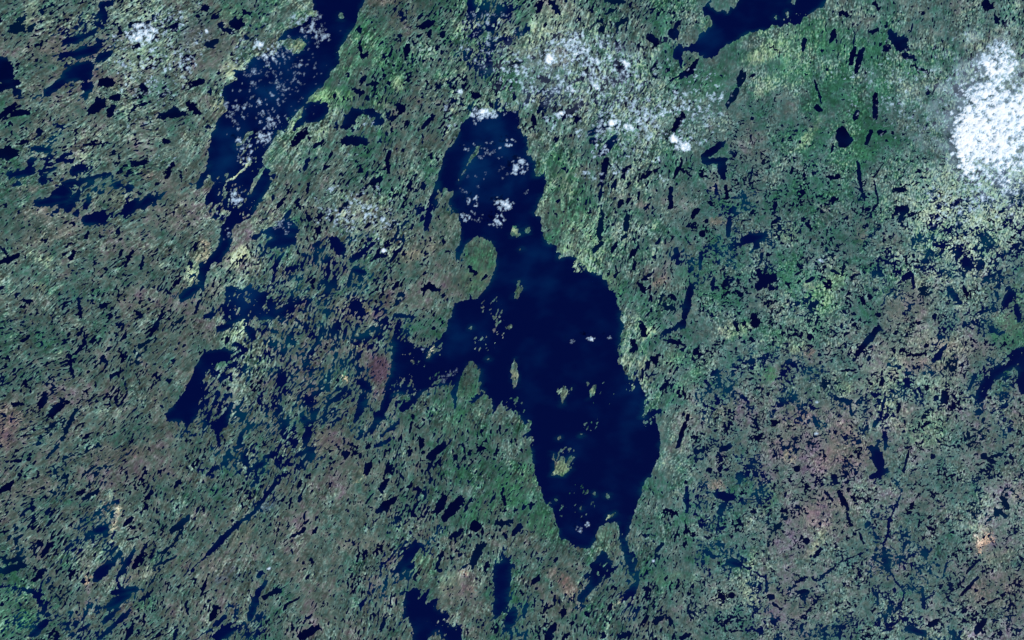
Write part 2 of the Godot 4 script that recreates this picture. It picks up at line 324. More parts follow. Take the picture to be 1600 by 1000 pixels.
func trace_shores() -> void:
	sd.resize(nx * ny)
	sd.fill(-9.0)
	shore([735, 180, 745, 166, 757, 174, 775, 182, 790, 173, 812, 172, 810, 200, 824, 217, 825, 240, 838, 255, 836, 277, 841, 277, 853, 268, 852, 287, 845, 312, 835, 333, 846, 342, 847, 360, 855, 380, 870, 385, 874, 405, 885, 400, 900, 401, 917, 422, 940, 430, 950, 445, 962, 462, 967, 482, 972, 500, 975, 508, 972, 520, 966, 547, 967, 565, 980, 587, 985, 595, 997, 590, 1001, 602, 1007, 615, 1005, 645, 1002, 652, 1012, 650, 1025, 652, 1029, 670, 1032, 690, 1030, 712, 1022, 732, 1017, 745, 1007, 752, 1000, 777, 990, 802, 985, 820, 982, 834, 978, 870, 990, 880, 995, 895, 985, 898, 978, 878, 969, 850, 967, 820, 955, 817, 940, 820, 932, 832, 931, 845, 922, 857, 900, 855, 882, 842, 875, 845, 872, 825, 867, 807, 860, 792, 850, 785, 845, 765, 838, 748, 832, 715, 827, 695, 817, 660, 808, 645, 800, 640, 790, 640, 783, 631, 770, 648, 768, 626, 755, 610, 750, 606, 750, 580, 742, 568, 737, 562, 722, 582, 715, 607, 712, 640, 705, 617, 695, 600, 682, 602, 665, 610, 655, 620, 647, 634, 640, 622, 625, 615, 615, 617, 605, 635, 600, 627, 602, 600, 610, 582, 612, 555, 617, 525, 620, 500, 630, 510, 637, 532, 650, 542, 670, 542, 677, 537, 687, 530, 697, 515, 700, 505, 707, 487, 710, 475, 717, 472, 735, 467, 745, 467, 760, 450, 770, 432, 775, 410, 777, 395, 770, 382, 755, 372, 740, 370, 727, 385, 722, 395, 716, 412, 711, 392, 719, 377, 720, 350, 712, 332, 704, 325, 702, 312, 710, 302, 697, 294, 688, 300, 683, 280, 690, 260, 695, 237, 707, 227, 715, 212, 722, 192], true)
	shore([487, -30, 487, 0, 490, 12, 483, 25, 470, 40, 452, 45, 440, 55, 432, 65, 440, 64, 455, 60, 470, 62, 478, 70, 472, 80, 460, 84, 450, 78, 440, 70, 430, 84, 412, 88, 397, 87, 387, 100, 380, 110, 362, 110, 370, 125, 350, 135, 347, 150, 355, 172, 340, 187, 330, 212, 326, 237, 325, 262, 316, 270, 306, 285, 308, 297, 316, 292, 322, 280, 328, 270, 332, 290, 320, 310, 325, 335, 335, 345, 345, 360, 342, 375, 338, 390, 325, 405, 318, 412, 317, 440, 313, 455, 318, 455, 323, 430, 330, 412, 345, 410, 352, 398, 362, 385, 362, 362, 368, 352, 380, 346, 392, 340, 402, 322, 414, 305, 424, 285, 422, 268, 412, 258, 410, 245, 420, 230, 435, 207, 447, 207, 452, 190, 463, 178, 475, 166, 480, 158, 485, 150, 507, 132, 520, 110, 531, 100, 527, 82, 540, 62, 555, 37, 562, 15, 570, 0, 572, -30], true)
	shore([478, 162, 490, 158, 503, 160, 510, 163, 514, 175, 508, 184, 498, 190, 487, 193, 478, 190, 470, 198, 460, 205, 455, 203, 462, 192, 472, 180], true)
	shore([1155, -30, 1155, 0, 1150, 10, 1140, 12, 1136, 20, 1128, 14, 1122, 18, 1112, 12, 1108, 8, 1112, 2, 1108, 0, 1098, 12, 1100, 26, 1110, 26, 1112, 40, 1100, 48, 1092, 56, 1086, 68, 1072, 72, 1055, 72, 1052, 80, 1057, 88, 1066, 80, 1076, 82, 1087, 78, 1095, 87, 1090, 96, 1083, 116, 1070, 122, 1060, 122, 1040, 131, 1062, 116, 1078, 104, 1088, 92, 1097, 88, 1112, 92, 1122, 85, 1127, 75, 1137, 70, 1147, 65, 1160, 57, 1175, 50, 1200, 45, 1207, 40, 1222, 40, 1237, 37, 1250, 40, 1254, 30, 1260, 25, 1275, 17, 1285, 10, 1292, 0, 1295, -30], true)
	shore([317, 545, 325, 548, 340, 545, 355, 545, 362, 548, 380, 550, 388, 560, 385, 575, 380, 585, 370, 598, 362, 610, 366, 625, 362, 645, 355, 665, 345, 672, 340, 690, 335, 672, 325, 665, 318, 672, 316, 660, 310, 650, 300, 660, 290, 667, 285, 660, 275, 658, 262, 660, 259, 645, 275, 628, 290, 608, 298, 590, 306, 570, 314, 560], true)
	shore([635, 925, 646, 920, 658, 921, 652, 938, 660, 930, 672, 919, 668, 935, 664, 945, 672, 940, 685, 931, 682, 950, 690, 957, 700, 954, 703, 962, 697, 972, 708, 980, 716, 974, 720, 985, 722, 1010, 700, 1010, 690, 996, 680, 988, 668, 1000, 660, 1010, 645, 1000, 646, 985, 640, 970, 632, 955, 630, 945], true)
	shore([772, 880, 785, 876, 798, 866, 799, 905, 795, 945, 786, 955, 776, 966, 770, 962, 772, 930, 770, 905], true)
	shore([352, 448, 362, 446, 376, 452, 390, 444, 400, 450, 415, 458, 428, 470, 436, 482, 432, 498, 420, 500, 405, 492, 392, 502, 378, 498, 360, 508, 350, 498, 348, 478, 352, 465], true)
	shore([1600, 540, 1585, 545, 1570, 560, 1556, 572, 1545, 585, 1535, 592, 1525, 615, 1524, 632, 1535, 628, 1548, 612, 1552, 600, 1568, 585, 1585, 574, 1592, 580, 1592, 610, 1600, 615, 1640, 610, 1640, 540], true)
	strokes(0.0, 0.0, 0.25, true, [[85, 175, 120, 175, 70], [190, 180, 40], [400, 265, 540, 225, 40], [540, 225, 600, 190, 35], [610, 250, 625, 280, 35], [455, 340, 590, 310, 60], [590, 310, 620, 280, 40], [610, 370, 690, 335, 45], [290, 585, 420, 480, 45], [430, 470, 550, 420, 95], [500, 480, 560, 470, 50], [0, 400, 40, 440, 110], [0, 480, 60, 470, 70], [0, 550, 110, 515, 45], [95, 560, 125, 590, 45], [0, 730, 90, 660, 40], [80, 710, 180, 700, 35], [570, 695, 640, 640, 55], [610, 620, 640, 650, 40], [680, 720, 705, 675, 40], [1010, 725, 1150, 710, 40], [1060, 700, 1120, 690, 40], [545, 545, 68], [530, 600, 42], [640, 515, 690, 515, 65], [890, 530, 905, 575, 38], [880, 605, 25], [1460, 150, 1500, 150, 65], [1470, 110, 1475, 150, 25], [1345, 105, 40], [1280, 50, 50], [1380, 155, 35], [1400, 180, 1450, 205, 25], [1540, 235, 35], [1200, 530, 1265, 505, 40], [1040, 885, 40], [200, 930, 310, 935, 40], [0, 960, 90, 955, 70], [520, 905, 700, 890, 14], [820, 155, 920, 175, 45], [1090, 170, 50], [960, 110, 40], [360, 780, 400, 800, 25], [245, 825, 45], [640, 30, 650, 130, 45], [680, 20, 40], [475, 170, 30], [330, 30, 25], [260, 65, 28], [230, 380, 25], [1150, 370, 1210, 355, 35], [1000, 380, 30], [945, 355, 25], [870, 355, 20], [830, 295, 870, 290, 25], [1165, 425, 40], [1290, 280, 1350, 260, 40], [740, 610, 35], [1300, 790, 25], [1180, 650, 1230, 700, 45], [1250, 700, 30], [1310, 580, 30], [300, 980, 340, 970, 20], [690, 975, 720, 960, 15], [380, 980, 440, 960, 22], [600, 150, 640, 170, 30], [820, 200, 880, 170, 20], [700, 610, 740, 610, 35], [800, 710, 850, 670, 14], [850, 660, 940, 640, 14], [1000, 600, 1040, 590, 25], [1520, 70, 1560, 90, 25], [1240, 100, 28], [1560, 160, 20]])
	strokes(400.0, 0.0, 0.25, true, [[650, 270, 660, 350, 25], [665, 360, 700, 335, 25], [650, 160, 650, 210, 18], [905, 85, 30], [915, 120, 30], [1035, 165, 1095, 140, 45], [1080, 230, 1095, 190, 25], [1165, 215, 35], [895, 220, 30], [935, 340, 945, 285, 32], [800, 355, 28], [815, 390, 18], [670, 490, 35], [610, 560, 660, 580, 35], [700, 530, 760, 520, 25], [800, 465, 28], [830, 520, 25], [695, 615, 38], [895, 655, 915, 690, 42], [855, 740, 35], [690, 700, 760, 720, 45], [750, 770, 790, 755, 45], [560, 790, 620, 690, 60], [640, 700, 50], [560, 880, 670, 880, 55], [690, 890, 35], [1140, 655, 25], [1140, 540, 30], [1035, 590, 22], [1345, -10, 1345, 120, 45], [1470, 180, 45], [1350, 220, 1400, 200, 40], [1300, 330, 25], [1385, 340, 25], [1500, 410, 22], [1300, 540, 25], [1575, 250, 50], [1450, 90, 25], [230, 900, 310, 820, 45], [335, 865, 25], [490, 600, 30], [575, 470, 25], [520, 510, 18], [1380, 600, 40], [1465, 650, 28], [1270, 430, 20], [1050, 380, 18], [500, 760, 520, 800, 18], [360, 915, 420, 880, 18], [815, 1000, 835, 950, 30], [1040, 800, 1110, 720, 25], [920, 940, 20], [850, 815, 22], [820, 835, 22], [1090, 970, 25], [1040, 850, 20], [630, 540, 680, 500, 22], [730, 560, 760, 530, 16]])
	strokes(800.0, 0.0, 0.25, true, [[165, 65, 185, 15, 30], [250, 30, 290, 75, 35], [590, -5, 700, 15, 35], [660, 150, 720, 120, 25], [560, 190, 45], [915, 90, 25], [1010, 210, 62], [860, 230, 910, 270, 40], [960, 250, 25], [1020, 170, 1045, 135, 28], [1030, 350, 1050, 300, 50], [870, 440, 910, 380, 22], [650, 400, 720, 470, 45], [895, 480, 35], [970, 440, 30], [1420, 520, 1445, 460, 45], [1345, 660, 1410, 560, 35], [1490, 480, 1510, 470, 25], [480, 830, 570, 800, 35], [330, 720, 390, 680, 40], [410, 740, 40], [165, 700, 220, 620, 25], [130, 720, 145, 780, 25], [10, 580, 15, 620, 28], [60, 680, 120, 580, 18], [130, 360, 30], [0, 410, 70, 380, 25], [560, 960, 640, 870, 50], [510, 880, 45], [1010, 810, 1070, 720, 40], [1200, 980, 1310, 900, 45], [245, 580, 40], [430, 440, 450, 500, 12], [450, 440, 490, 470, 12], [270, 860, 15], [1500, 740, 22], [160, 480, 230, 510, 30], [1010, 80, 22], [580, 90, 660, 50, 15], [540, 120, 560, 140, 22], [690, 280, 720, 240, 10], [1050, 360, 1060, 420, 18], [370, 520, 450, 480, 16]])
	strokes(1200.0, 0.0, 0.25, true, [[215, 310, 230, 250, 28], [400, 250, 415, 200, 35], [635, 195, 680, 195, 30], [770, 210, 830, 300, 60], [850, 250, 50], [740, 300, 40], [860, 300, 45], [850, 345, 920, 370, 30], [515, 400, 540, 300, 30], [550, 440, 590, 310, 35], [545, 220, 530, 280, 12], [1175, 545, 1200, 590, 50], [1240, 535, 1270, 545, 20], [670, 600, 670, 730, 35], [540, 740, 560, 700, 32], [460, 830, 470, 890, 80], [510, 880, 40], [405, 900, 400, 950, 15], [690, 830, 730, 825, 32], [615, 900, 645, 820, 25], [305, 670, 325, 690, 35], [290, 500, 335, 640, 14], [1370, 30, 60], [1400, 40, 35], [1430, 120, 40], [1470, 145, 25], [450, 80, 500, 90, 30], [660, 20, 690, 50, 28], [740, 160, 22], [970, 80, 25], [240, 465, 18], [0, 280, 90, 330, 12], [900, 400, 1000, 460, 14], [1300, 440, 30], [1230, 460, 25], [1580, 460, 30], [1000, 580, 25], [1030, 580, 1060, 520, 14], [820, 640, 25], [370, 430, 25], [740, 880, 22], [1040, 770, 20], [1600, 350, 30], [410, 310, 22], [340, 315, 18], [560, 150, 14], [780, 830, 20], [1540, 110, 18]])
	strokes(0.0, 250.0, 0.25, true, [[60, 100, 200, 70, 45], [180, 60, 195, 0, 40], [270, 125, 50], [250, 70, 350, 50, 20], [450, 70, 530, 40, 50], [470, 90, 35], [400, 150, 470, 140, 40], [480, 150, 560, 110, 30], [350, 210, 420, 200, 70], [240, 270, 420, 240, 55], [420, 310, 490, 210, 45], [350, 320, 30], [390, 280, 50], [530, 300, 560, 240, 28], [520, 180, 570, 150, 22], [580, 105, 690, 85, 20], [735, 85, 20], [805, 75, 25], [790, 105, 22], [735, 155, 48], [808, 175, 48], [625, 200, 35], [600, 175, 18], [780, 330, 850, 270, 65], [890, 290, 930, 235, 55], [960, 280, 980, 210, 30], [1000, 240, 1020, 205, 20], [880, 210, 25], [535, 380, 650, 350, 70], [640, 390, 40], [480, 335, 35], [460, 400, 25], [735, 470, 745, 430, 24], [530, 490, 550, 455, 22], [625, 475, 28], [890, 500, 22], [445, 620, 460, 570, 28], [400, 590, 25], [415, 545, 445, 520, 16], [265, 495, 18], [275, 520, 300, 490, 14], [0, 640, 110, 600, 35], [0, 545, 40, 590, 16], [80, 545, 18], [155, 605, 18], [110, 150, 35], [35, 285, 30], [120, 325, 15], [830, 20, 910, 15, 35], [495, 890, 505, 980, 24], [485, 890, 500, 850, 12], [650, 910, 32], [870, 970, 45], [880, 680, 895, 600, 20], [785, 660, 825, 570, 22], [740, 610, 765, 560, 20], [665, 680, 22], [150, 880, 195, 880, 28], [105, 840, 24], [10, 800, 25], [1040, 110, 1080, 20, 28], [1120, 60, 1140, 130, 14], [1135, 185, 16], [1185, 150, 15], [1100, 300, 16], [1025, 325, 1070, 295, 10], [1260, 650, 1260, 800, 32], [1225, 940, 1245, 880, 18], [1190, 650, 35], [1140, 860, 1220, 800, 60], [1210, 720, 25], [1085, 790, 1125, 740, 22], [1290, 980, 1330, 960, 40], [935, 870, 25], [920, 760, 14], [980, 150, 22], [690, 330, 715, 355, 8], [715, 355, 750, 330, 8], [30, 490, 40, 520, 10], [290, 0, 30], [360, 0, 450, 5, 30], [590, 600, 580, 740, 9], [580, 740, 575, 970, 9], [730, 780, 745, 900, 12]])
	strokes(400.0, 250.0, 0.25, true, [[300, 60, 325, 0, 28], [435, 45, 32], [825, 10, 832, 75, 25], [645, 85, 660, 50, 22], [685, 120, 700, 75, 15], [760, 75, 20], [995, 95, 20], [970, 145, 25], [720, 150, 760, 130, 30], [655, 190, 710, 150, 16], [320, 210, 330, 150, 18], [190, 220, 225, 150, 14], [110, 105, 30], [105, 235, 28], [240, 265, 280, 290, 20], [140, 290, 180, 240, 20], [560, 285, 40], [320, 350, 345, 370, 30], [390, 370, 410, 335, 25], [180, 370, 220, 310, 25], [80, 450, 240, 440, 65], [100, 520, 230, 500, 70], [150, 400, 220, 400, 50], [1010, 330, 1020, 305, 18], [970, 280, 22], [840, 220, 22], [850, 185, 22], [1000, 190, 18], [1060, 430, 1090, 310, 32], [1095, 260, 1140, 130, 28], [1140, 130, 1160, 60, 26], [1085, 320, 1100, 250, 14], [600, 620, 670, 580, 38], [480, 500, 540, 560, 60], [520, 580, 40], [380, 530, 35], [690, 560, 730, 520, 22], [790, 600, 830, 500, 16], [865, 520, 890, 410, 14], [620, 690, 670, 700, 55], [650, 740, 35], [640, 780, 14], [810, 740, 26], [860, 810, 890, 770, 26], [1090, 800, 1140, 810, 40], [1045, 800, 24], [1045, 850, 1085, 760, 18], [1330, 670, 1370, 710, 28], [1420, 740, 1445, 720, 14], [1340, 755, 20], [1165, 850, 28], [920, 500, 28], [900, 785, 930, 740, 14], [190, 690, 260, 660, 28], [215, 730, 30], [440, 690, 24], [575, 860, 28], [105, 760, 125, 680, 16], [0, 850, 60, 900, 100], [0, 950, 50, 960, 80], [210, 960, 230, 820, 22], [110, 920, 35], [280, 740, 25], [880, 970, 960, 980, 30], [645, 230, 660, 210, 20], [650, 40, 20], [940, 240, 25]])
	strokes(800.0, 250.0, 0.25, true, [[325, 55, 26], [560, 150, 590, 0, 36], [690, 70, 740, 45, 26], [815, 110, 865, 75, 32], [900, 70, 28], [720, 175, 738, 135, 16], [790, 240, 795, 200, 16], [665, 290, 690, 255, 24], [835, 315, 855, 275, 25], [880, 335, 14], [990, 170, 992, 300, 26], [1010, 110, 1060, 20, 24], [1060, 60, 1120, 100, 15], [480, 325, 26], [285, 260, 24], [350, 380, 12], [550, 380, 550, 490, 32], [555, 280, 565, 400, 18], [510, 565, 555, 525, 32], [710, 430, 720, 350, 34], [690, 490, 715, 470, 25], [620, 580, 650, 515, 18], [745, 600, 780, 550, 32], [765, 620, 765, 690, 18], [1025, 560, 1035, 640, 32], [1045, 640, 30], [905, 530, 920, 490, 24], [885, 610, 22], [1450, 500, 1560, 480, 60], [1530, 540, 40], [1175, 680, 1185, 580, 22], [1120, 680, 30], [1080, 980, 1120, 790, 42], [1110, 800, 30], [1140, 775, 18], [1200, 10, 1330, 0, 40], [1300, 20, 1320, 110, 40], [1360, 360, 1350, 470, 30], [1250, 800, 1260, 740, 22], [1290, 640, 24], [1540, 790, 1600, 740, 60], [1510, 980, 45], [820, 745, 880, 710, 22], [790, 770, 820, 820, 25], [950, 910, 1010, 930, 30], [1015, 865, 30], [1085, 480, 1120, 530, 12], [1190, 460, 40], [1220, 380, 25], [1130, 350, 1160, 310, 40], [1275, 150, 1275, 210, 15], [1335, 160, 1345, 240, 20], [1495, 120, 1505, 40, 12], [600, 720, 18], [540, 260, 560, 180, 18], [620, 170, 650, 130, 18]])
	strokes(1200.0, 250.0, 0.25, true, [[560, 10, 580, 160, 22], [580, 170, 605, 260, 14], [720, 20, 660, 110, 12], [665, 130, 690, 270, 12], [685, 275, 640, 330, 12], [790, 180, 860, 190, 25], [815, 310, 860, 310, 55], [830, 360, 35], [780, 360, 18], [435, 105, 35], [410, 245, 35], [225, 100, 22], [285, 80, 24], [145, 80, 155, 50, 18], [40, 290, 25], [20, 400, 70, 360, 22], [245, 400, 270, 430, 22], [620, 410, 22], [1145, 290, 1200, 250, 30], [1070, 290, 30], [1035, 420, 35], [990, 610, 1010, 550, 18], [850, 740, 890, 710, 40], [905, 720, 910, 800, 18], [1130, 800, 1180, 870, 38], [1225, 790, 1235, 830, 24], [1350, 755, 1400, 720, 20], [1480, 900, 1520, 830, 50], [1500, 800, 30], [1550, 910, 1570, 1000, 32], [1420, 820, 1440, 870, 20], [590, 865, 600, 895, 28], [365, 810, 370, 770, 18], [240, 760, 280, 740, 24], [260, 920, 310, 890, 28], [350, 670, 25], [400, 690, 440, 710, 20], [465, 720, 475, 640, 14], [30, 740, 50], [20, 800, 35], [110, 760, 140, 800, 14], [1040, 980, 30], [1300, 960, 1380, 940, 18], [1470, 75, 40], [1500, 140, 25], [690, 970, 30]])
	strokes(0.0, 500.0, 0.25, true, [[430, 205, 450, 360, 22], [490, 100, 520, 45, 18], [255, 540, 285, 465, 38], [310, 600, 380, 530, 40], [375, 490, 375, 520, 20], [150, 380, 195, 440, 20], [290, 410, 320, 340, 14], [325, 450, 330, 380, 14], [290, 280, 22], [45, 240, 24], [85, 345, 125, 310, 12], [5, 340, 12, 400, 16], [390, 750, 470, 560, 24], [290, 860, 370, 780, 20], [240, 770, 30], [690, 355, 775, 310, 18], [740, 180, 775, 230, 20], [680, 175, 25], [625, 130, 20], [725, 20, 745, 50, 14], [940, 90, 990, 20, 26], [870, 170, 930, 130, 24], [1055, 380, 35], [960, 350, 1000, 370, 20], [1095, 35, 16], [1150, 160, 20], [915, 280, 14], [1010, 540, 26], [935, 605, 24], [680, 550, 700, 480, 12], [720, 520, 740, 440, 16], [515, 740, 570, 710, 16], [685, 715, 14], [590, 800, 620, 760, 14], [400, 865, 450, 850, 16], [290, 680, 345, 650, 14], [70, 885, 130, 880, 25], [120, 970, 25], [410, 975, 25], [600, 960, 30], [520, 970, 600, 910, 18], [660, 915, 25], [70, 630, 25], [70, 520, 130, 530, 24], [190, 840, 24], [1370, 55, 1440, 30, 45], [1470, 150, 1530, 190, 40], [1540, 20, 1580, 110, 50], [1480, 800, 1520, 700, 30], [1395, 900, 1440, 800, 22], [1370, 780, 1360, 700, 20], [1165, 755, 20], [1180, 700, 18], [1560, 940, 40], [1465, 900, 22], [1325, 975, 24], [30, 470, 20], [520, 60, 540, 200, 12]])
	strokes(400.0, 500.0, 0.25, true, [[850, 420, 780, 600, 50], [780, 600, 720, 700, 26], [880, 300, 850, 450, 50], [900, 20, 870, 140, 50], [940, 60, 900, 200, 45], [960, 520, 900, 560, 40], [1000, 420, 1060, 380, 40], [650, 390, 700, 430, 60], [640, 590, 670, 470, 42], [615, 640, 630, 590, 25], [740, 620, 830, 520, 16], [290, 600, 320, 640, 45], [310, 760, 330, 680, 45], [250, 850, 340, 810, 30], [420, 640, 460, 470, 18], [470, 510, 550, 450, 28], [450, 390, 460, 330, 20], [300, 310, 320, 250, 20], [130, 420, 150, 340, 22], [590, 440, 24], [315, 485, 28], [350, 490, 16], [610, 260, 660, 200, 24], [740, 110, 770, 50, 18], [700, 110, 40], [790, 720, 890, 640, 22], [745, 790, 830, 750, 28], [680, 730, 740, 640, 14], [590, 770, 630, 800, 16], [700, 795, 28], [800, 860, 815, 810, 14], [1040, 750, 1040, 790, 32], [960, 825, 36], [1045, 830, 25], [1080, 855, 1180, 780, 40], [685, 960, 710, 905, 38], [800, 990, 830, 890, 22], [650, 850, 24], [560, 840, 50], [955, 710, 975, 640, 18], [980, 600, 20], [1050, 620, 18], [1070, 565, 1080, 545, 14], [1145, 465, 14], [1290, 780, 1305, 820, 20], [1335, 830, 28], [1390, 810, 1425, 800, 28], [1245, 855, 28], [1265, 920, 24], [1390, 740, 14], [1525, 710, 1530, 650, 18], [1505, 830, 1515, 780, 14], [1415, 690, 14], [1350, 510, 1410, 460, 24], [1110, 55, 22], [215, 900, 28], [0, 920, 50, 890, 45], [50, 860, 130, 830, 28], [250, 930, 360, 810, 20], [130, 985, 220, 960, 20], [370, 930, 385, 900, 16], [330, 970, 22], [150, 930, 230, 850, 10], [420, 930, 14], [250, 130, 24], [120, 70, 26], [480, 300, 500, 200, 12], [550, 130, 570, 40, 14], [600, 120, 640, 20, 14]])
	strokes(800.0, 500.0, 0.25, true, [[940, 90, 1080, 20, 30], [1060, 30, 50], [950, 115, 1080, 160, 20], [810, 30, 830, 100, 36], [750, 190, 34], [750, 130, 780, 170, 35], [1060, 100, 18], [1390, 10, 1410, 60, 25], [1520, 20, 55], [1495, 120, 30], [850, 590, 920, 570, 35], [890, 240, 45], [840, 350, 900, 340, 18], [1035, 790, 1080, 650, 30], [1070, 585, 24], [1250, 340, 1290, 320, 28], [1380, 340, 22], [1300, 400, 28], [930, 440, 960, 400, 25], [1500, 260, 40], [1310, 810, 1360, 790, 35], [1290, 830, 1310, 880, 20], [1270, 690, 20], [1540, 680, 18], [1230, 940, 35], [1150, 200, 35], [1220, 190, 20]])
	strokes(1200.0, 500.0, 0.25, true, [[560, 210, 690, 45, 38], [640, 120, 35], [260, 105, 35], [170, 90, 22], [130, 260, 180, 290, 28], [90, 290, 24], [800, 80, 24], [870, 95, 24], [940, 20, 22], [790, 190, 22], [820, 295, 22], [755, 280, 25], [990, 160, 28], [910, 220, 980, 210, 24], [1040, 250, 1080, 210, 40], [1070, 200, 1110, 170, 25], [1575, 310, 1590, 450, 40], [1250, 440, 1295, 350, 18], [1230, 350, 16], [670, 470, 30], [660, 660, 690, 620, 28], [670, 820, 700, 910, 70], [730, 700, 735, 800, 25], [645, 800, 35], [420, 490, 520, 510, 25], [515, 530, 520, 600, 18], [810, 580, 820, 530, 22], [285, 600, 305, 660, 26], [40, 640, 40], [60, 540, 110, 510, 22], [460, 320, 550, 310, 14], [520, 850, 22], [415, 980, 40], [550, 950, 25], [650, 980, 740, 940, 40], [1050, 490, 30], [1100, 460, 30], [700, 410, 720, 360, 18], [630, 240, 25], [600, 700, 625, 660, 14], [420, 700, 28], [845, 950, 880, 820, 14], [1350, 620, 22], [1350, 850, 40], [1390, 860, 1470, 835, 20], [1520, 860, 30], [180, 930, 40], [1320, 700, 18], [970, 670, 1000, 645, 14], [1470, 80, 24], [1480, 140, 20], [1340, 20, 1360, 160, 12], [1030, 850, 30]])
	strokes(0.0, 750.0, 0.25, true, [[0, 75, 80, 15, 35], [480, 90, 530, 60, 25], [520, 115, 610, 70, 25], [345, 80, 22], [915, 110, 950, 80, 28], [905, 180, 915, 140, 16], [1095, 40, 1120, 10, 28], [280, 220, 310, 180, 26], [165, 190, 220, 165, 22], [600, 320, 660, 300, 60], [660, 345, 35], [735, 135, 26], [775, 280, 820, 240, 26], [1070, 320, 1175, 240, 42], [1070, 420, 1140, 310, 20], [1010, 465, 1060, 420, 20], [1210, 240, 22], [1300, 460, 1490, 270, 34], [1490, 270, 1600, 195, 24], [1200, 560, 1300, 460, 10], [1160, 620, 1200, 570, 6], [1260, 710, 1300, 590, 16], [600, 610, 680, 530, 58], [710, 510, 750, 455, 34], [740, 600, 840, 440, 28], [840, 550, 910, 410, 22], [930, 490, 960, 440, 18], [10, 570, 150, 530, 42], [30, 510, 150, 485, 22], [220, 620, 270, 570, 35], [435, 605, 28], [525, 630, 28], [700, 710, 850, 680, 40], [680, 790, 800, 720, 50], [650, 890, 740, 800, 28], [740, 880, 810, 820, 30], [630, 985, 740, 880, 28], [880, 750, 955, 690, 20], [945, 640, 975, 590, 12], [140, 680, 240, 710, 25], [220, 720, 250, 760, 28], [95, 675, 32], [320, 665, 28], [300, 670, 370, 735, 8], [370, 735, 440, 750, 8], [290, 770, 270, 830, 30], [200, 970, 290, 880, 45], [10, 780, 25], [520, 870, 555, 770, 14], [475, 900, 30], [395, 900, 440, 890, 18], [490, 945, 560, 905, 22], [460, 965, 28], [795, 980, 825, 925, 35], [865, 950, 28], [925, 975, 22], [960, 985, 1005, 960, 18], [1085, 1000, 1105, 940, 25], [1320, 870, 1350, 800, 36], [1340, 910, 1405, 855, 28], [1360, 980, 1450, 920, 70], [1435, 780, 32], [1305, 755, 20], [1155, 790, 1175, 755, 18], [1560, 870, 1600, 740, 40], [900, 910, 900, 840, 16], [355, 465, 22], [60, 360, 28], [820, 370, 24], [695, 360, 720, 320, 14], [690, 440, 695, 400, 10], [1505, 405, 22], [1520, 20, 22], [1580, 30, 30], [1020, 520, 1100, 470, 16], [1080, 605, 1100, 590, 14], [1035, 640, 1060, 660, 14]])
	strokes(400.0, 750.0, 0.25, true, [[0, 185, 130, 10, 26], [260, 45, 285, 10, 20], [220, 70, 235, 10, 10], [270, 130, 285, 85, 16], [210, 175, 220, 110, 14], [165, 140, 185, 95, 10], [310, 275, 330, 240, 12], [220, 360, 300, 310, 25], [355, 340, 380, 300, 18], [350, 505, 32], [310, 620, 335, 590, 18], [780, 60, 820, 0, 35], [760, 200, 860, 120, 40], [690, 140, 730, 90, 18], [1180, 240, 1280, 120, 55], [1130, 200, 1180, 110, 45], [1300, 200, 1345, 115, 16], [1375, 285, 65], [1335, 350, 32], [1230, 350, 1280, 320, 34], [1360, 510, 1400, 410, 52], [1400, 420, 1440, 405, 14], [1430, 560, 1450, 515, 24], [1125, 550, 1160, 465, 20], [1275, 465, 28], [1300, 420, 22], [1270, 560, 1340, 520, 14], [1150, 565, 30], [1490, 860, 1520, 830, 25], [960, 760, 1010, 690, 45], [930, 850, 970, 770, 40], [900, 560, 1000, 400, 55], [960, 540, 50], [910, 600, 40], [920, 700, 26], [800, 690, 820, 610, 20], [655, 780, 690, 740, 18], [790, 920, 805, 860, 24], [780, 940, 24], [840, 935, 20], [635, 500, 640, 420, 14], [690, 450, 25], [40, 740, 120, 690, 26], [0, 710, 70, 630, 26], [10, 600, 40, 580, 24], [0, 760, 20, 690, 28], [290, 900, 350, 840, 14], [280, 980, 370, 930, 50], [190, 780, 270, 730, 14], [20, 860, 35], [1500, 940, 35], [1570, 930, 40], [1500, 280, 1600, 260, 28], [1560, 350, 35], [1500, 260, 18], [1560, 900, 1600, 820, 30], [1540, 430, 1545, 490, 12], [1540, 50, 1560, 200, 16], [150, 260, 110, 430, 8], [110, 430, 120, 490, 8]])
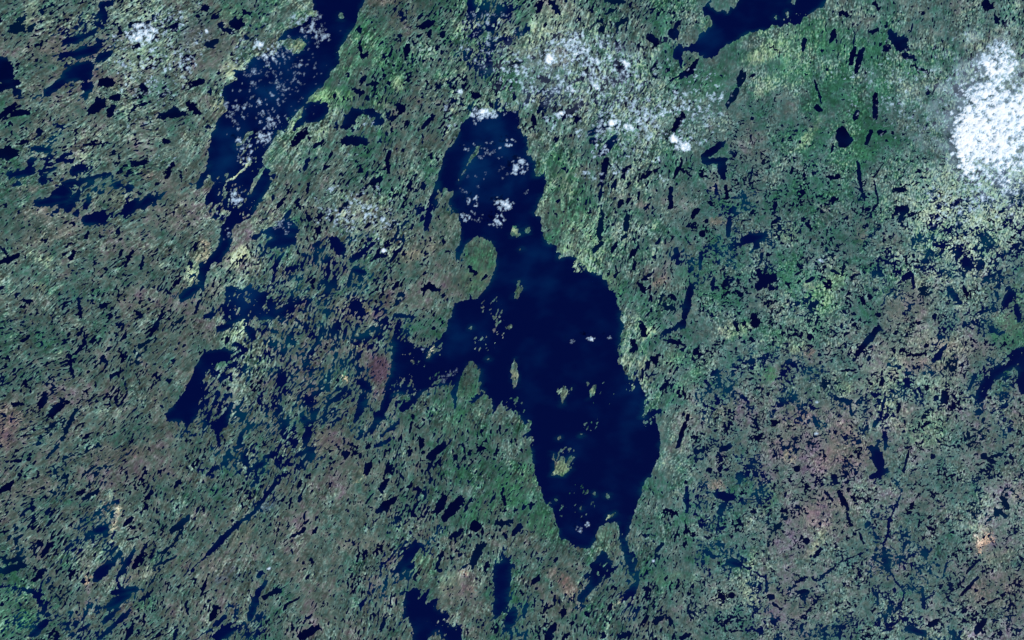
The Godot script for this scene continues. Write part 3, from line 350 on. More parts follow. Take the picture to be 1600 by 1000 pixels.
	strokes(800.0, 750.0, 0.25, true, [[10, 330, 50, 290, 38], [510, 650, 570, 480, 75], [570, 490, 620, 560, 50], [600, 600, 38], [490, 540, 540, 490, 25], [440, 620, 500, 580, 14], [450, 530, 18], [430, 740, 480, 680, 50], [440, 790, 28], [730, 630, 28], [710, 740, 770, 660, 40], [840, 680, 36], [760, 540, 775, 500, 25], [700, 380, 720, 460, 30], [710, 400, 740, 550, 32], [1095, 50, 1095, 190, 28], [1085, 20, 22], [1280, 90, 1380, 110, 45], [1290, 200, 1340, 140, 30], [950, 190, 1030, 210, 25], [905, 440, 940, 400, 26], [830, 350, 28], [1090, 320, 35], [1080, 400, 28], [1350, 510, 1410, 530, 40], [125, 650, 170, 605, 24], [320, 830, 44], [375, 895, 32], [70, 850, 90, 780, 26], [0, 900, 10, 820, 50], [265, 780, 270, 710, 14], [220, 990, 265, 905, 36], [320, 990, 350, 960, 28], [170, 925, 250, 880, 14], [180, 830, 240, 790, 14], [470, 835, 35], [150, 680, 18], [10, 540, 28], [570, 970, 34], [670, 970, 740, 960, 28], [960, 850, 1000, 890, 22], [890, 890, 940, 855, 30], [1050, 990, 1110, 965, 26], [1170, 910, 24], [1550, 945, 40], [1110, 710, 24], [1130, 660, 28], [1375, 720, 34], [1200, 440, 1260, 480, 25], [1510, 570, 1590, 620, 12], [1585, 600, 1590, 700, 16], [860, 300, 18], [770, 815, 800, 800, 18], [800, 920, 850, 850, 18], [1330, 945, 1490, 940, 10], [1120, 855, 18], [1040, 630, 24], [180, 520, 185, 490, 10], [90, 530, 14], [75, 165, 25], [20, 190, 22]])
	strokes(1200.0, 750.0, 0.25, true, [[440, 70, 500, 180, 28], [470, 140, 35], [420, 15, 35], [500, 60, 28], [360, 70, 400, 130, 18], [110, 240, 30], [50, 300, 80, 270, 30], [240, 380, 40], [325, 270, 20], [290, 480, 330, 430, 22], [265, 480, 18], [180, 700, 250, 700, 30], [220, 740, 30], [170, 640, 235, 610, 20], [20, 730, 40], [30, 770, 80, 810, 22], [30, 880, 32], [340, 600, 410, 550, 16], [440, 520, 600, 450, 10], [675, 700, 690, 770, 16], [690, 705, 16], [490, 200, 520, 290, 16], [460, 330, 20], [570, 330, 600, 400, 16], [640, 480, 720, 530, 10], [1060, 530, 26], [1100, 580, 1120, 520, 16], [1240, 580, 1305, 510, 18], [1210, 720, 1310, 610, 20], [1420, 180, 1490, 230, 28], [1430, 210, 40], [1460, 110, 1500, 170, 30], [1370, 770, 1450, 740, 14], [1340, 740, 20], [1300, 690, 22], [965, 680, 975, 800, 24], [790, 690, 25], [870, 930, 980, 960, 40], [1010, 910, 1060, 880, 32], [1300, 950, 1350, 880, 35], [450, 920, 450, 990, 20], [545, 785, 20], [830, 480, 26], [1450, 960, 28], [1160, 830, 22], [860, 870, 35], [730, 940, 780, 930, 18], [620, 280, 28], [110, 750, 14], [830, 90, 800, 160, 12], [800, 160, 755, 260, 10], [755, 260, 750, 330, 14], [750, 330, 720, 400, 14], [720, 400, 750, 530, 11], [750, 530, 770, 590, 13], [770, 590, 850, 700, 13], [850, 700, 820, 830, 10], [800, 160, 22], [740, 350, 22]])
	shore([395, 202, 398, 208, 388, 214, 380, 226, 368, 231, 366, 228, 376, 220, 386, 206], false)
	shore([390, 250, 394, 254, 382, 268, 366, 280, 352, 287, 350, 282, 364, 276, 376, 266], false)
	shore([411, 258, 400, 275, 393, 290, 389, 304, 394, 300, 400, 288, 408, 275, 414, 264], false)
	shore([458, 66, 478, 62, 478, 68, 468, 74, 476, 78, 472, 82, 460, 84, 462, 76, 452, 78, 454, 70], false)
	shore([717, 285, 724, 272, 730, 258, 738, 251, 748, 238, 752, 228, 746, 228, 742, 234, 732, 248, 726, 262, 718, 276], false)
	shore([797, 366, 803, 350, 808, 356, 811, 370, 800, 371], false)
	shore([802, 466, 806, 450, 811, 440, 816, 450, 814, 460, 808, 468], false)
	shore([798, 575, 803, 558, 808, 568, 810, 590, 808, 605, 802, 606, 799, 590], false)
	shore([920, 624, 922, 610, 928, 600, 932, 602, 931, 612, 925, 618], false)
	shore([874, 606, 884, 604, 888, 614, 882, 624, 878, 634, 876, 622], false)
	shore([860, 742, 868, 732, 864, 720, 862, 706, 866, 712, 870, 722, 878, 716, 884, 722, 894, 712, 892, 722, 886, 730, 896, 732, 886, 738, 880, 744, 872, 743], false)
	shore([943, 813, 950, 806, 958, 800, 963, 802, 956, 808, 948, 813], false)
	strokes(0.0, 0.0, 1, false, [[825, 360, 7], [873, 685, 4], [850, 788, 5], [930, 771, 5], [950, 775, 5], [907, 794, 4], [868, 781, 5], [927, 614, 4], [812, 366, 5], [822, 800, 3], [914, 662, 3], [908, 680, 3], [533, 25, 9], [490, 22, 9], [810, 442, 6], [813, 390, 3], [1230, 20, 4], [1240, 3, 6], [1212, 28, 4], [1225, 32, 3], [735, 512, 4], [763, 560, 3], [918, 600, 4], [893, 606, 4], [678, 540, 667, 561, 4], [645, 565, 7], [640, 556, 5]])


func shore(pts: Array, wet: bool) -> void:
	# one traced shoreline: the distance to it in a band, the sign by filling
	var n := pts.size() / 2
	var x0 := INF
	var x1 := -INF
	var y0 := INF
	var y1 := -INF
	for k in n:
		x0 = minf(x0, pts[k * 2])
		x1 = maxf(x1, pts[k * 2])
		y0 = minf(y0, pts[k * 2 + 1])
		y1 = maxf(y1, pts[k * 2 + 1])
	var i0 := xs.bsearch(x0 - 9.0)
	var i1 := mini(xs.bsearch(x1 + 9.0), nx - 1)
	var j0 := ys.bsearch(y0 - 9.0)
	var j1 := mini(ys.bsearch(y1 + 9.0), ny - 1)
	var w := i1 - i0 + 1
	var d := PackedFloat32Array()
	d.resize(w * (j1 - j0 + 1))
	d.fill(9.0)
	for k in n:
		var a := Vector2(pts[k * 2], pts[k * 2 + 1])
		var q := (k + 1) % n
		var b := Vector2(pts[q * 2], pts[q * 2 + 1])
		var ab := b - a
		var l2 := maxf(ab.length_squared(), 1e-6)
		for j in range(ys.bsearch(minf(a.y, b.y) - 9.0), mini(ys.bsearch(maxf(a.y, b.y) + 9.0), ny - 1) + 1):
			for i in range(xs.bsearch(minf(a.x, b.x) - 9.0), mini(xs.bsearch(maxf(a.x, b.x) + 9.0), nx - 1) + 1):
				if i < i0 or i > i1 or j < j0 or j > j1:
					continue
				var p := Vector2(xs[i], ys[j]) - a
				var dd := (p - ab * clampf(p.dot(ab) / l2, 0.0, 1.0)).length()
				var at := (j - j0) * w + i - i0
				if dd < d[at]:
					d[at] = dd
	for j in range(j0, j1 + 1):
		var cuts := PackedFloat32Array()
		for k in n:
			var q := (k + 1) % n
			var ya: float = pts[k * 2 + 1]
			var yb: float = pts[q * 2 + 1]
			if (ya <= ys[j]) != (yb <= ys[j]):
				cuts.append(lerpf(pts[k * 2], pts[q * 2], (ys[j] - ya) / (yb - ya)))
		cuts.sort()
		var inside := false
		var c := 0
		for i in range(i0, i1 + 1):
			while c < cuts.size() and cuts[c] <= xs[i]:
				inside = not inside
				c += 1
			var v := d[(j - j0) * w + i - i0] * (1.0 if inside else -1.0)
			var at := j * nx + i
			sd[at] = maxf(sd[at], v) if wet else minf(sd[at], 0.7 - v)


func strokes(ox: float, oy: float, sc: float, wet: bool, list: Array) -> void:
	for s in list:
		var a := Vector2(ox + s[0] * sc, oy + s[1] * sc)
		var b := a if s.size() == 3 else Vector2(ox + s[2] * sc, oy + s[3] * sc)
		var r: float = s[-1] * sc * 0.56
		var ab := b - a
		var l2 := maxf(ab.length_squared(), 1e-6)
		var reach := r + 7.0
		for j in range(ys.bsearch(minf(a.y, b.y) - reach), mini(ys.bsearch(maxf(a.y, b.y) + reach), ny)):
			for i in range(xs.bsearch(minf(a.x, b.x) - reach), mini(xs.bsearch(maxf(a.x, b.x) + reach), nx)):
				var p := Vector2(xs[i], ys[j]) - a
				var t := clampf(p.dot(ab) / l2, 0.0, 1.0)
				var v := r * (1.06 - 0.26 * absf(2.0 * t - 1.0) if s.size() > 3 else 1.0) - (p - ab * t).length()
				var at := j * nx + i
				sd[at] = maxf(sd[at], v) if wet else minf(sd[at], -v)


func traced_at(x: float, y: float) -> float:
	if x <= xs[0] or y <= ys[0] or x >= xs[nx - 1] or y >= ys[ny - 1]:
		return -9.0
	var i := cell_of(x, xs, even_x)
	var j := cell_of(y, ys, even_y)
	var u := (x - xs[i]) / (xs[i + 1] - xs[i])
	var v := (y - ys[j]) / (ys[j + 1] - ys[j])
	var at := j * nx + i
	return lerpf(lerpf(sd[at], sd[at + 1], u), lerpf(sd[at + nx], sd[at + nx + 1], u), v)


var even_x := 0
var even_y := 0
func cell_of(p: float, axis_: PackedFloat32Array, even: int) -> int:
	var k := even + int((p + 30.0) / CELL)
	if p < -30.0 or k >= axis_.size() - 1 or axis_[k] > p or axis_[k + 1] <= p:
		k = axis_.bsearch(p) - 1
	return clampi(k, 0, axis_.size() - 2)


func compute_rows() -> void:
	rows.resize(ny)
	even_x = xs.bsearch(-30.0)
	even_y = ys.bsearch(-30.0)
	var job := WorkerThreadPool.add_group_task(row_task, ny, 4, true)
	WorkerThreadPool.wait_for_group_task_completion(job)
	for j in ny:
		field.append_array(rows[j][0])
		high.append_array(rows[j][1])
		tint.append_array(rows[j][2])
	rows.clear()


func row_task(j: int) -> void:
	var f := PackedFloat32Array()
	var h := PackedFloat32Array()
	var c := PackedColorArray()
	f.resize(nx)
	h.resize(nx)
	c.resize(nx)
	var y := ys[j]
	var near: Array = []
	for p in patches:
		var r: float = maxf(p[2], p[3]) * 1.7 + 10.0
		if absf(y - p[1]) < r:
			near.append(p)
	var zones: Array = []
	for z in islet_zones:
		if absf(y - z[1]) < z[2]:
			zones.append(z)
	var ramp := [Color8(85, 75, 87), Color8(88, 83, 87), Color8(83, 85, 85), Color8(78, 84, 80), Color8(69, 82, 75), Color8(63, 78, 75), Color8(56, 76, 71), Color8(48, 74, 66), Color8(42, 71, 59), Color8(39, 71, 55)]
	for i in nx:
		var x := xs[i]
		var at := j * nx + i
		var wx := n_warp.get_noise_2d(x, y) * 30.0
		var wy := n_warp.get_noise_2d(x + 900.0, y) * 30.0
		var d := mapped(dens_map, x + wx, y + wy)
		var hue := mapped(hue_map, x + wx, y + wy)
		var bri := mapped(bri_map, x + wx, y + wy)
		# the two nearest grains of the land
		var ff := frame_at[clampi(int((x + wx * 1.5 + (clampf(y, 0.0, 1000.0) - 350.0) * (0.4 if x < 900.0 else 0.1) + 1600.0) / 10.0), 0, frame_at.size() - 1)]
		var k := int(ff)
		var t := smoothstep(0.3, 0.7, ff - k)
		var ex := x + n_bend.get_noise_2d(x, y) * 12.0
		var ey := y + n_bend.get_noise_2d(x + 4000.0, y) * 12.0
		var u0 := ex * fc[k] - ey * fs[k]
		var v0 := ex * fs[k] + ey * fc[k]
		var u1 := ex * fc[k + 1] - ey * fs[k + 1]
		var v1 := ex * fs[k + 1] + ey * fc[k + 1]
		var lake := 0.0
		var streak := 0.0
		var grain := 0.0
		if t < 1.0:
			lake += (1.0 - t) * maxf(maxf(n_lake.get_noise_2d(u0 * 0.34, v0) * 0.86, n_pond.get_noise_2d(u0 * 0.36, v0) * 0.93), n_speck.get_noise_2d(u0 * 0.38, v0) * 0.86)
			streak += (1.0 - t) * (n_streak.get_noise_2d(u0 * 0.2, v0) * 0.8 + n_flute.get_noise_2d(u0 * 0.14, v0) * 0.7)
			grain += (1.0 - t) * n_grain.get_noise_2d(u0 * 0.36, v0)
		if t > 0.0:
			lake += t * maxf(maxf(n_lake.get_noise_2d(u1 * 0.34, v1) * 0.86, n_pond.get_noise_2d(u1 * 0.36, v1) * 0.93), n_speck.get_noise_2d(u1 * 0.38, v1) * 0.86)
			streak += t * (n_streak.get_noise_2d(u1 * 0.2, v1) * 0.8 + n_flute.get_noise_2d(u1 * 0.14, v1) * 0.7)
			grain += t * n_grain.get_noise_2d(u1 * 0.36, v1)
		# in the east the ice left ribs that lie across its flow
		var rib := smoothstep(1010.0, 1130.0, x + wx) * smoothstep(60.0, 200.0, y + wy)
		if rib > 0.0:
			var bx := x + n_rag.get_noise_2d(x * 0.5, y * 0.5 + 300.0) * 8.0
			var by := y + n_rag.get_noise_2d(x * 0.5 + 500.0, y * 0.5) * 8.0
			var r1 := maxf(n_pond.get_noise_2d((bx * 0.96 + by * 0.26) * 0.42, (by * 0.96 - bx * 0.26) * 1.15), n_speck.get_noise_2d((bx * 0.96 + by * 0.26) * 0.5, by * 0.96 - bx * 0.26) * 0.8)
			r1 = maxf(r1, n_lake.get_noise_2d(bx * 0.8 + 700.0, by * 0.6) * 0.74)
			lake = lerpf(lake, maxf(r1, lake * 0.66), rib)
			streak = lerpf(streak, n_streak.get_noise_2d((bx * 0.94 + by * 0.34) * 0.5, by * 0.94 - bx * 0.34), rib * 0.8)
		streak *= 1.0 - 0.35 * smoothstep(900.0, 1100.0, x)
		var rag := n_rag.get_noise_2d(x, y)
		var fine := n_fine.get_noise_2d(x + 300.0, y)
		# shores are drawn out along the grain and nibbled across it
		var pu0 := n_push.get_noise_2d(u0 * 0.5, v0) * lerpf(6.0, 3.0, rib)
		var pv0 := n_push.get_noise_2d(u0 * 0.5 + 400.0, v0) * lerpf(2.6, 1.8, rib)
		var s := traced_at(x + pu0 * fc[k] + pv0 * fs[k], y - pu0 * fs[k] + pv0 * fc[k])
		var w := clampf(s / 2.6, -3.0, 2.5) + rag * 0.45 + fine * 0.3
		d *= 1.12 - 0.20 * smoothstep(880.0, 1050.0, x)
		d *= clampf(0.9 + n_cluster.get_noise_2d(x, y) * 0.9, 0.0, 1.5)
		var pond := (lake - (0.665 - d * 0.064)) * 2.6 if d > 0.05 else -1.0
		if s > -2.0:
			pond = minf(pond, 0.5)
		w = maxf(w, pond)
		for z in zones:
			var dz: float = Vector2(x - z[0], y - z[1]).length() / z[2]
			if dz < 1.0:
				var isl := n_islet.get_noise_2d((x * fc[2] - y * fs[2]) * 0.42, x * fs[2] + y * fc[2]) + n_cluster.get_noise_2d(x * 1.6, y * 1.6) * 0.45
				w = minf(w, (0.72 - z[3] * 0.75 + smoothstep(0.6, 1.0, dz) - isl) * 2.4)
		f[i] = w
		var mott := n_mott.get_noise_2d(x, y)
		var relief := n_relief.get_noise_2d(u0 * 0.22, v0)
		h[i] = -clampf(w, 0.0, 1.0) * 16.0 if w > 0.0 else minf(-w, 0.8) * 14.0 + smoothstep(0.1, 1.2, -w) * maxf(0.0, 24.0 + 26.0 * relief + 16.0 * streak + 4.0 * grain)
		if w > 0.3:
			c[i] = Color8(10, 30, 52)
			continue
		# the ground's own colour
		var hv := clampf(hue + n_hue.get_noise_2d(x, y) * 2.8 + n_hue2.get_noise_2d(x, y) * 2.4 + streak * 1.2 + fine * 0.8 - 0.9 * smoothstep(1050.0, 1250.0, x) * smoothstep(420.0, 600.0, y), 0.0, 8.999)
		var hk := int(hv)
		var col: Color = ramp[hk].lerp(ramp[hk + 1], hv - hk)
		# cooler, wetter muskeg towards the east
		var muskeg := smoothstep(820.0, 1150.0, x + wx) * 0.8 + 0.2
		col = Color(col.r * (1.06 - 0.02 * muskeg), col.g * (1.06 + 0.02 * muskeg), col.b * (1.05 + 0.06 * muskeg))
		var own := 0.0
		for p in near:
			var dx: float = x - p[0] + fine * 5.0 + rag * 6.0
			var dy: float = y - p[1] + rag * 5.0 - grain * 3.0
			var pu: float = (dx * p[7] - dy * p[8]) / p[2]
			var pv: float = (dx * p[8] + dy * p[7]) / p[3]
			var q := pu * pu + pv * pv
			if q < 2.2:
				var a: float = p[6] * (1.0 - smoothstep(0.6, 1.4, q) if p[6] >= 1.0 else 0.68 - 0.68 * smoothstep(0.1, 2.1, q)) * (1.0 if p[6] >= 1.0 else clampf(0.62 + streak * 1.0 + grain * 0.7 + mott * 0.8, 0.05, 1.0))
				col = col.lerp(p[9], a)
				own = maxf(own, a)
		var rough := clampf(0.52 + n_zone.get_noise_2d(x, y) * 1.0 + (bri - 4.0) * 0.3, 0.22, 1.8)
		var v := (bri - 4.0) * 0.10 + mott * 0.16 + streak * 0.2 + (streak * 0.34 + grain * 0.46 + fine * 0.28) * rough + rag * 0.06 + smoothstep(-0.75, -0.1, w) * 0.22 - smoothstep(0.03, 0.0, absf(n_creek.get_noise_2d(x, y))) * 0.28
		col = Color(col.r * exp(v), col.g * exp(v), col.b * exp(v))
		var pale := smoothstep(0.12, 0.8, (streak * 0.6 + grain * 0.7 + fine * 0.5) * rough + (bri - 4.5) * 0.18 + mott * 0.12)
		col = col.lerp(Color8(170, 184, 146).lerp(Color8(160, 180, 170), smoothstep(-0.2, 0.3, n_hue2.get_noise_2d(x + 700.0, y))), pale * 0.76)
		c[i] = col
	rows[j] = [f, h, c]


func flood(wet: bool) -> Array:
	# numbers the connected waters (eight neighbours) or lands (four); returns [number of each grid point, sizes]
	var label := PackedInt32Array()
	label.resize(nx * ny)
	var sizes := PackedInt32Array([0])
	var stack := PackedInt32Array()
	var steps := PackedInt32Array([-1, 1, -nx, nx, -nx - 1, -nx + 1, nx - 1, nx + 1] if wet else [-1, 1, -nx, nx])
	for start in nx * ny:
		if label[start] or (field[start] > 0.0) != wet:
			continue
		var me := sizes.size()
		var n := 0
		label[start] = me
		stack.append(start)
		while stack.size():
			var p := stack[stack.size() - 1]
			stack.resize(stack.size() - 1)
			n += 1
			var px := p % nx
			for s in steps:
				var q := p + s
				if q < 0 or q >= nx * ny or label[q] or (field[q] > 0.0) != wet or absi(q % nx - px) > 1:
					continue
				label[q] = me
				stack.append(q)
		sizes.append(n)
	return [label, sizes]


func shapes_of(label: PackedInt32Array, count: int) -> Array:
	# for each number: [points inside the frame, sum x, sum y, sum xx, sum yy, sum xy]
	var out := []
	var sums := PackedFloat64Array()
	sums.resize(count * 6)
	for j in ny:
		var y := ys[j]
		if y < 0.0 or y > 1000.0:
			continue
		for i in nx:
			var x := xs[i]
			if x < 0.0 or x > 1600.0:
				continue
			var me := label[j * nx + i]
			if me:
				var b := me * 6
				sums[b] += 1.0
				sums[b + 1] += x
				sums[b + 2] += y
				sums[b + 3] += x * x
				sums[b + 4] += y * y
				sums[b + 5] += x * y
	return [sums]


func look_of(sums: PackedFloat64Array, me: int) -> Dictionary:
	var n := maxf(sums[me * 6], 1.0)
	var mx := sums[me * 6 + 1] / n
	var my := sums[me * 6 + 2] / n
	var xx := maxf(sums[me * 6 + 3] / n - mx * mx, 0.1)
	var yy := maxf(sums[me * 6 + 4] / n - my * my, 0.1)
	var xy := sums[me * 6 + 5] / n - mx * my
	var mid := (xx + yy) * 0.5
	var dif := sqrt((xx - yy) * (xx - yy) * 0.25 + xy * xy)
	var long := sqrt(mid + dif)
	var wide := sqrt(maxf(mid - dif, 0.05))
	return {"x": mx, "y": my, "area": n * CELL * CELL, "ratio": long / wide, "fill": n * CELL * CELL / (4.0 * PI * long * wide), "lean": rad_to_deg(0.5 * atan2(-2.0 * xy, xx - yy))}


const LANDMARKS := [
	["the purple-brown burned patch", 592, 578], ["the brown slope below the great lake", 888, 915], ["the bare tan patch", 1535, 845], ["the dense white cloud bank", 1545, 190],
	["the round green headland", 755, 405], ["the three-armed island", 875, 733], ["the upper-left corner", 0, 0], ["the upper-right corner", 1600, 0], ["the lower-left corner", 0, 1000],
	["the lower-right corner", 1600, 1000], ["the great lake's southern tip", 905, 850], ["the great lake's eastern bulge", 1020, 670], ["the island-choked lake", 330, 610], ["the cloud-veiled lake", 430, 130],
	["the star-shaped lake", 1405, 70], ["the top edge's broad lake", 1180, 40], ["the bottom edge's fingered lake", 675, 965], ["the pale sandy shore", 315, 395], ["the long diagonal slot lake", 355, 835],
	["the eastern edge's streaky lake", 1570, 570], ["the islet-speckled round lake", 1175, 372], ["the thin north-south river", 1390, 880], ["the bottom edge's slot lake", 785, 930], ["the white cloud puffs up north", 960, 150]]
const WINDS := ["east", "southeast", "south", "southwest", "west", "northwest", "north", "northeast"]
const ORDER := ["nearest", "second nearest", "third nearest", "fourth nearest", "fifth nearest", "sixth nearest", "seventh nearest", "eighth nearest", "ninth nearest", "tenth nearest", "eleventh nearest", "twelfth nearest", "thirteenth nearest", "fourteenth nearest", "fifteenth nearest", "sixteenth nearest"]


func give_labels(things: Array) -> void:
	# each thing {node, desc, x, y}: what it looks like, and where it lies from the nearest landmark
	var families := {}
	for t in things:
		var best := 0
		var far := INF
		for k in LANDMARKS.size():
			var d := Vector2(t.x - LANDMARKS[k][1], t.y - LANDMARKS[k][2]).length()
			if d < far and d > 8.0:
				far = d
				best = k
		var wind := posmod(roundi(Vector2(t.x - LANDMARKS[best][1], t.y - LANDMARKS[best][2]).angle() / (PI / 4.0)), 8)
		var key := "%s|%s of %s" % [t.desc, WINDS[wind], LANDMARKS[best][0]]
		if not families.has(key):
			families[key] = []
		families[key].append([far, t])
	for key in families:
		var list: Array = families[key]
		list.sort_custom(func(a, b): return a[0] < b[0])
		var parts: PackedStringArray = key.split("|")
		for k in list.size():
			var says := "%s %s" % [parts[0], parts[1]] if list.size() == 1 else "%s, %s %s" % [parts[0], ORDER[k] if k < ORDER.size() else "%dth nearest" % (k + 1), parts[1]]
			list[k][1].node.set_meta("label", says)


func build_land_and_lakes() -> void:
	var t0 := Time.get_ticks_msec()
	var water := flood(true)
	var land := flood(false)
	var wl: PackedInt32Array = water[0]
	var ll: PackedInt32Array = land[0]
	print("  flood ", Time.get_ticks_msec() - t0)
	# --- which waters and islands stand alone
	var wsum: PackedFloat64Array = shapes_of(wl, water[1].size())[0]
	var lsum: PackedFloat64Array = shapes_of(ll, land[1].size())[0]
	var order := []
	for me in range(1, water[1].size()):
		if wsum[me * 6] >= 6.0:
			order.append([wsum[me * 6], me])
	order.sort_custom(func(a, b): return a[0] > b[0])
	var lake_slot := PackedInt32Array()
	lake_slot.resize(water[1].size())
	lake_slot.fill(0)                       # slot 0: the small ponds together
	var lakes := [0]
	for k in mini(299, order.size()):
		lake_slot[order[k][1]] = lakes.size()
		lakes.append(order[k][1])
	var mainland := 1
	for me in range(1, land[1].size()):
		if land[1][me] > land[1][mainland]:
			mainland = me
	order.clear()
	for me in range(1, land[1].size()):
		if me != mainland and lsum[me * 6] >= 7.0:
			order.append([lsum[me * 6], me])
	order.sort_custom(func(a, b): return a[0] > b[0])
	var isle_slot := PackedInt32Array()
	isle_slot.resize(land[1].size())
	isle_slot.fill(0)
	var isles := [0]
	for k in mini(200, order.size()):
		isle_slot[order[k][1]] = isles.size()
		isles.append(order[k][1])
	print("  waters ", water[1].size(), " lands ", land[1].size(), " islands ", isles.size() - 1)

	# --- ground: one sheet, and the islands cut out of it along the lake bed
	var pos := PackedVector3Array()
	var nor := PackedVector3Array()
	pos.resize(nx * ny)
	nor.resize(nx * ny)
	for j in ny:
		var ja := maxi(j - 1, 0)
		var jb := mini(j + 1, ny - 1)
		for i in nx:
			var at := j * nx + i
			pos[at] = Vector3((xs[i] - 800.0) * STEP, high[at], (ys[j] - 500.0) * STEP)
			var ia := maxi(i - 1, 0)
			var ib := mini(i + 1, nx - 1)
			nor[at] = Vector3((high[j * nx + ia] - high[j * nx + ib]) / ((xs[ib] - xs[ia]) * STEP), 1.0, (high[ja * nx + i] - high[jb * nx + i]) / ((ys[jb] - ys[ja]) * STEP)).normalized()
	var main_idx := PackedInt32Array()
	var isle_idx := []
	for k in isles.size():
		isle_idx.append(PackedInt32Array())
	var quads := []                          # per lake: runs of cells [j, i from, i to]
	for k in lakes.size():
		quads.append(PackedInt32Array())
	var fill := 0
	main_idx.resize((nx - 1) * (ny - 1) * 6)
	for j in ny - 1:
		var run_of := -1
		var run_from := 0
		for i in nx - 1:
			var a := j * nx + i
			var b := a + 1
			var c := a + nx
			var d := c + 1
			var isle := maxi(maxi(isle_slot[ll[a]], isle_slot[ll[b]]), maxi(isle_slot[ll[c]], isle_slot[ll[d]]))
			if isle:
				var q: PackedInt32Array = isle_idx[isle]
				q.append_array(PackedInt32Array([a, b, c, b, d, c]))
				isle_idx[isle] = q
			else:
				main_idx[fill] = a
				main_idx[fill + 1] = b
				main_idx[fill + 2] = c
				main_idx[fill + 3] = b
				main_idx[fill + 4] = d
				main_idx[fill + 5] = c
				fill += 6
			var wet := maxi(maxi(wl[a], wl[b]), maxi(wl[c], wl[d]))
			var slot := lake_slot[wet] if wet else -1
			if slot != run_of or i - run_from >= 6:
				if run_of >= 0:
					var r: PackedInt32Array = quads[run_of]
					r.append_array(PackedInt32Array([j, run_from, i]))
					quads[run_of] = r
				run_of = slot
				run_from = i
		if run_of >= 0:
			var r2: PackedInt32Array = quads[run_of]
			r2.append_array(PackedInt32Array([j, run_from, nx - 1]))
			quads[run_of] = r2
	main_idx.resize(fill)
	var ground_mat := StandardMaterial3D.new()
	ground_mat.resource_name = "lichen_heath_and_spruce"
	ground_mat.vertex_color_use_as_albedo = true
	ground_mat.vertex_color_is_srgb = true
	ground_mat.roughness = 1.0
	ground_mat.metallic_specular = 0.1
	var o := place("terrain", packed_mesh(pos, nor, tint, main_idx), ground_mat)
	tagged(o, "grey-green and brown lake-strewn northern land scored by ice from northeast to southwest", "land", "", "structure")
	print("  ground ", Time.get_ticks_msec() - t0)

	var things := []
	for k in range(1, isles.size()):
		var used := {}
		var p := PackedVector3Array()
		var n := PackedVector3Array()
		var c := PackedColorArray()
		var idx := PackedInt32Array()
		var look := look_of(lsum, isles[k])
		var foot := ground(look.x, look.y)
		for q in isle_idx[k]:
			if not used.has(q):
				used[q] = p.size()
				p.append(pos[q] - foot)
				n.append(nor[q])
				c.append(tint[q])
			idx.append(used[q])
		o = place("island", packed_mesh(p, n, c, idx), ground_mat)
		o.position = foot
		var says: String = ("large " if look.area > 260.0 else "small " if look.area > 40.0 else "tiny ") + ("long narrow " if look.ratio > 2.4 else "rounded " if look.fill > 0.8 else "ragged ")
		says += "green island" if look.area > 40.0 else "grey-green islet"
		tagged(o, "", "island", "islands standing in the lakes")
		things.append({"node": o, "desc": says, "x": look.x, "y": look.y})
	give_labels(things)
	name_known(things, [[875, 733, "pale three-armed island in the great lake's southern half"], [733, 268, "long pale island in the narrow northern arm of the great lake"], [803, 360, "pale wedge-shaped island where the great lake's northern arm opens out"], [926, 612, "leaf-shaped pale island in the middle of the great lake"], [809, 454, "diamond-shaped island off the round green headland"], [803, 590, "long pale island close to the great lake's western shore"], [952, 807, "slim spindle-shaped island near the great lake's southern tip"]])
	print("  islands ", Time.get_ticks_msec() - t0)

	# haze over the lakes, painted into the water colour: x, y, half-width, half-height, how much
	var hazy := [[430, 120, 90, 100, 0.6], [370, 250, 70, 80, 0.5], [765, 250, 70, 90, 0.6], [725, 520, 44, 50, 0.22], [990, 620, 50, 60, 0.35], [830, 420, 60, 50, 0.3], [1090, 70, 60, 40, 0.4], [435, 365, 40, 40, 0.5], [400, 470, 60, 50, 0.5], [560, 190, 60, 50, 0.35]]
	var lake_mat := StandardMaterial3D.new()
	lake_mat.resource_name = "lake_water"
	lake_mat.vertex_color_use_as_albedo = true
	lake_mat.vertex_color_is_srgb = true
	lake_mat.roughness = 0.35
	lake_mat.metallic_specular = 0.1
	things.clear()
	for k in lakes.size():
		var p := PackedVector3Array()
		var n := PackedVector3Array()
		var c := PackedColorArray()
		var idx := PackedInt32Array()
		var look := look_of(wsum, lakes[k]) if k else {}
		var foot := ground(look.x, look.y) if k else Vector3.ZERO
		var q: PackedInt32Array = quads[k]
		# peaty ponds are nearly black, wide lakes clear and blue
		var odd := clampf(n_water.get_noise_2d(look.x * 7.0, look.y * 7.0) * 2.2 - 0.35, 0.0, 0.6) * (1.0 if look.area < 1500.0 else 0.0) if k else 0.1
		var silt := Color8(6, 34, 52)
		var wide := smoothstep(40.0, 3000.0, look.area) if k else 0.0
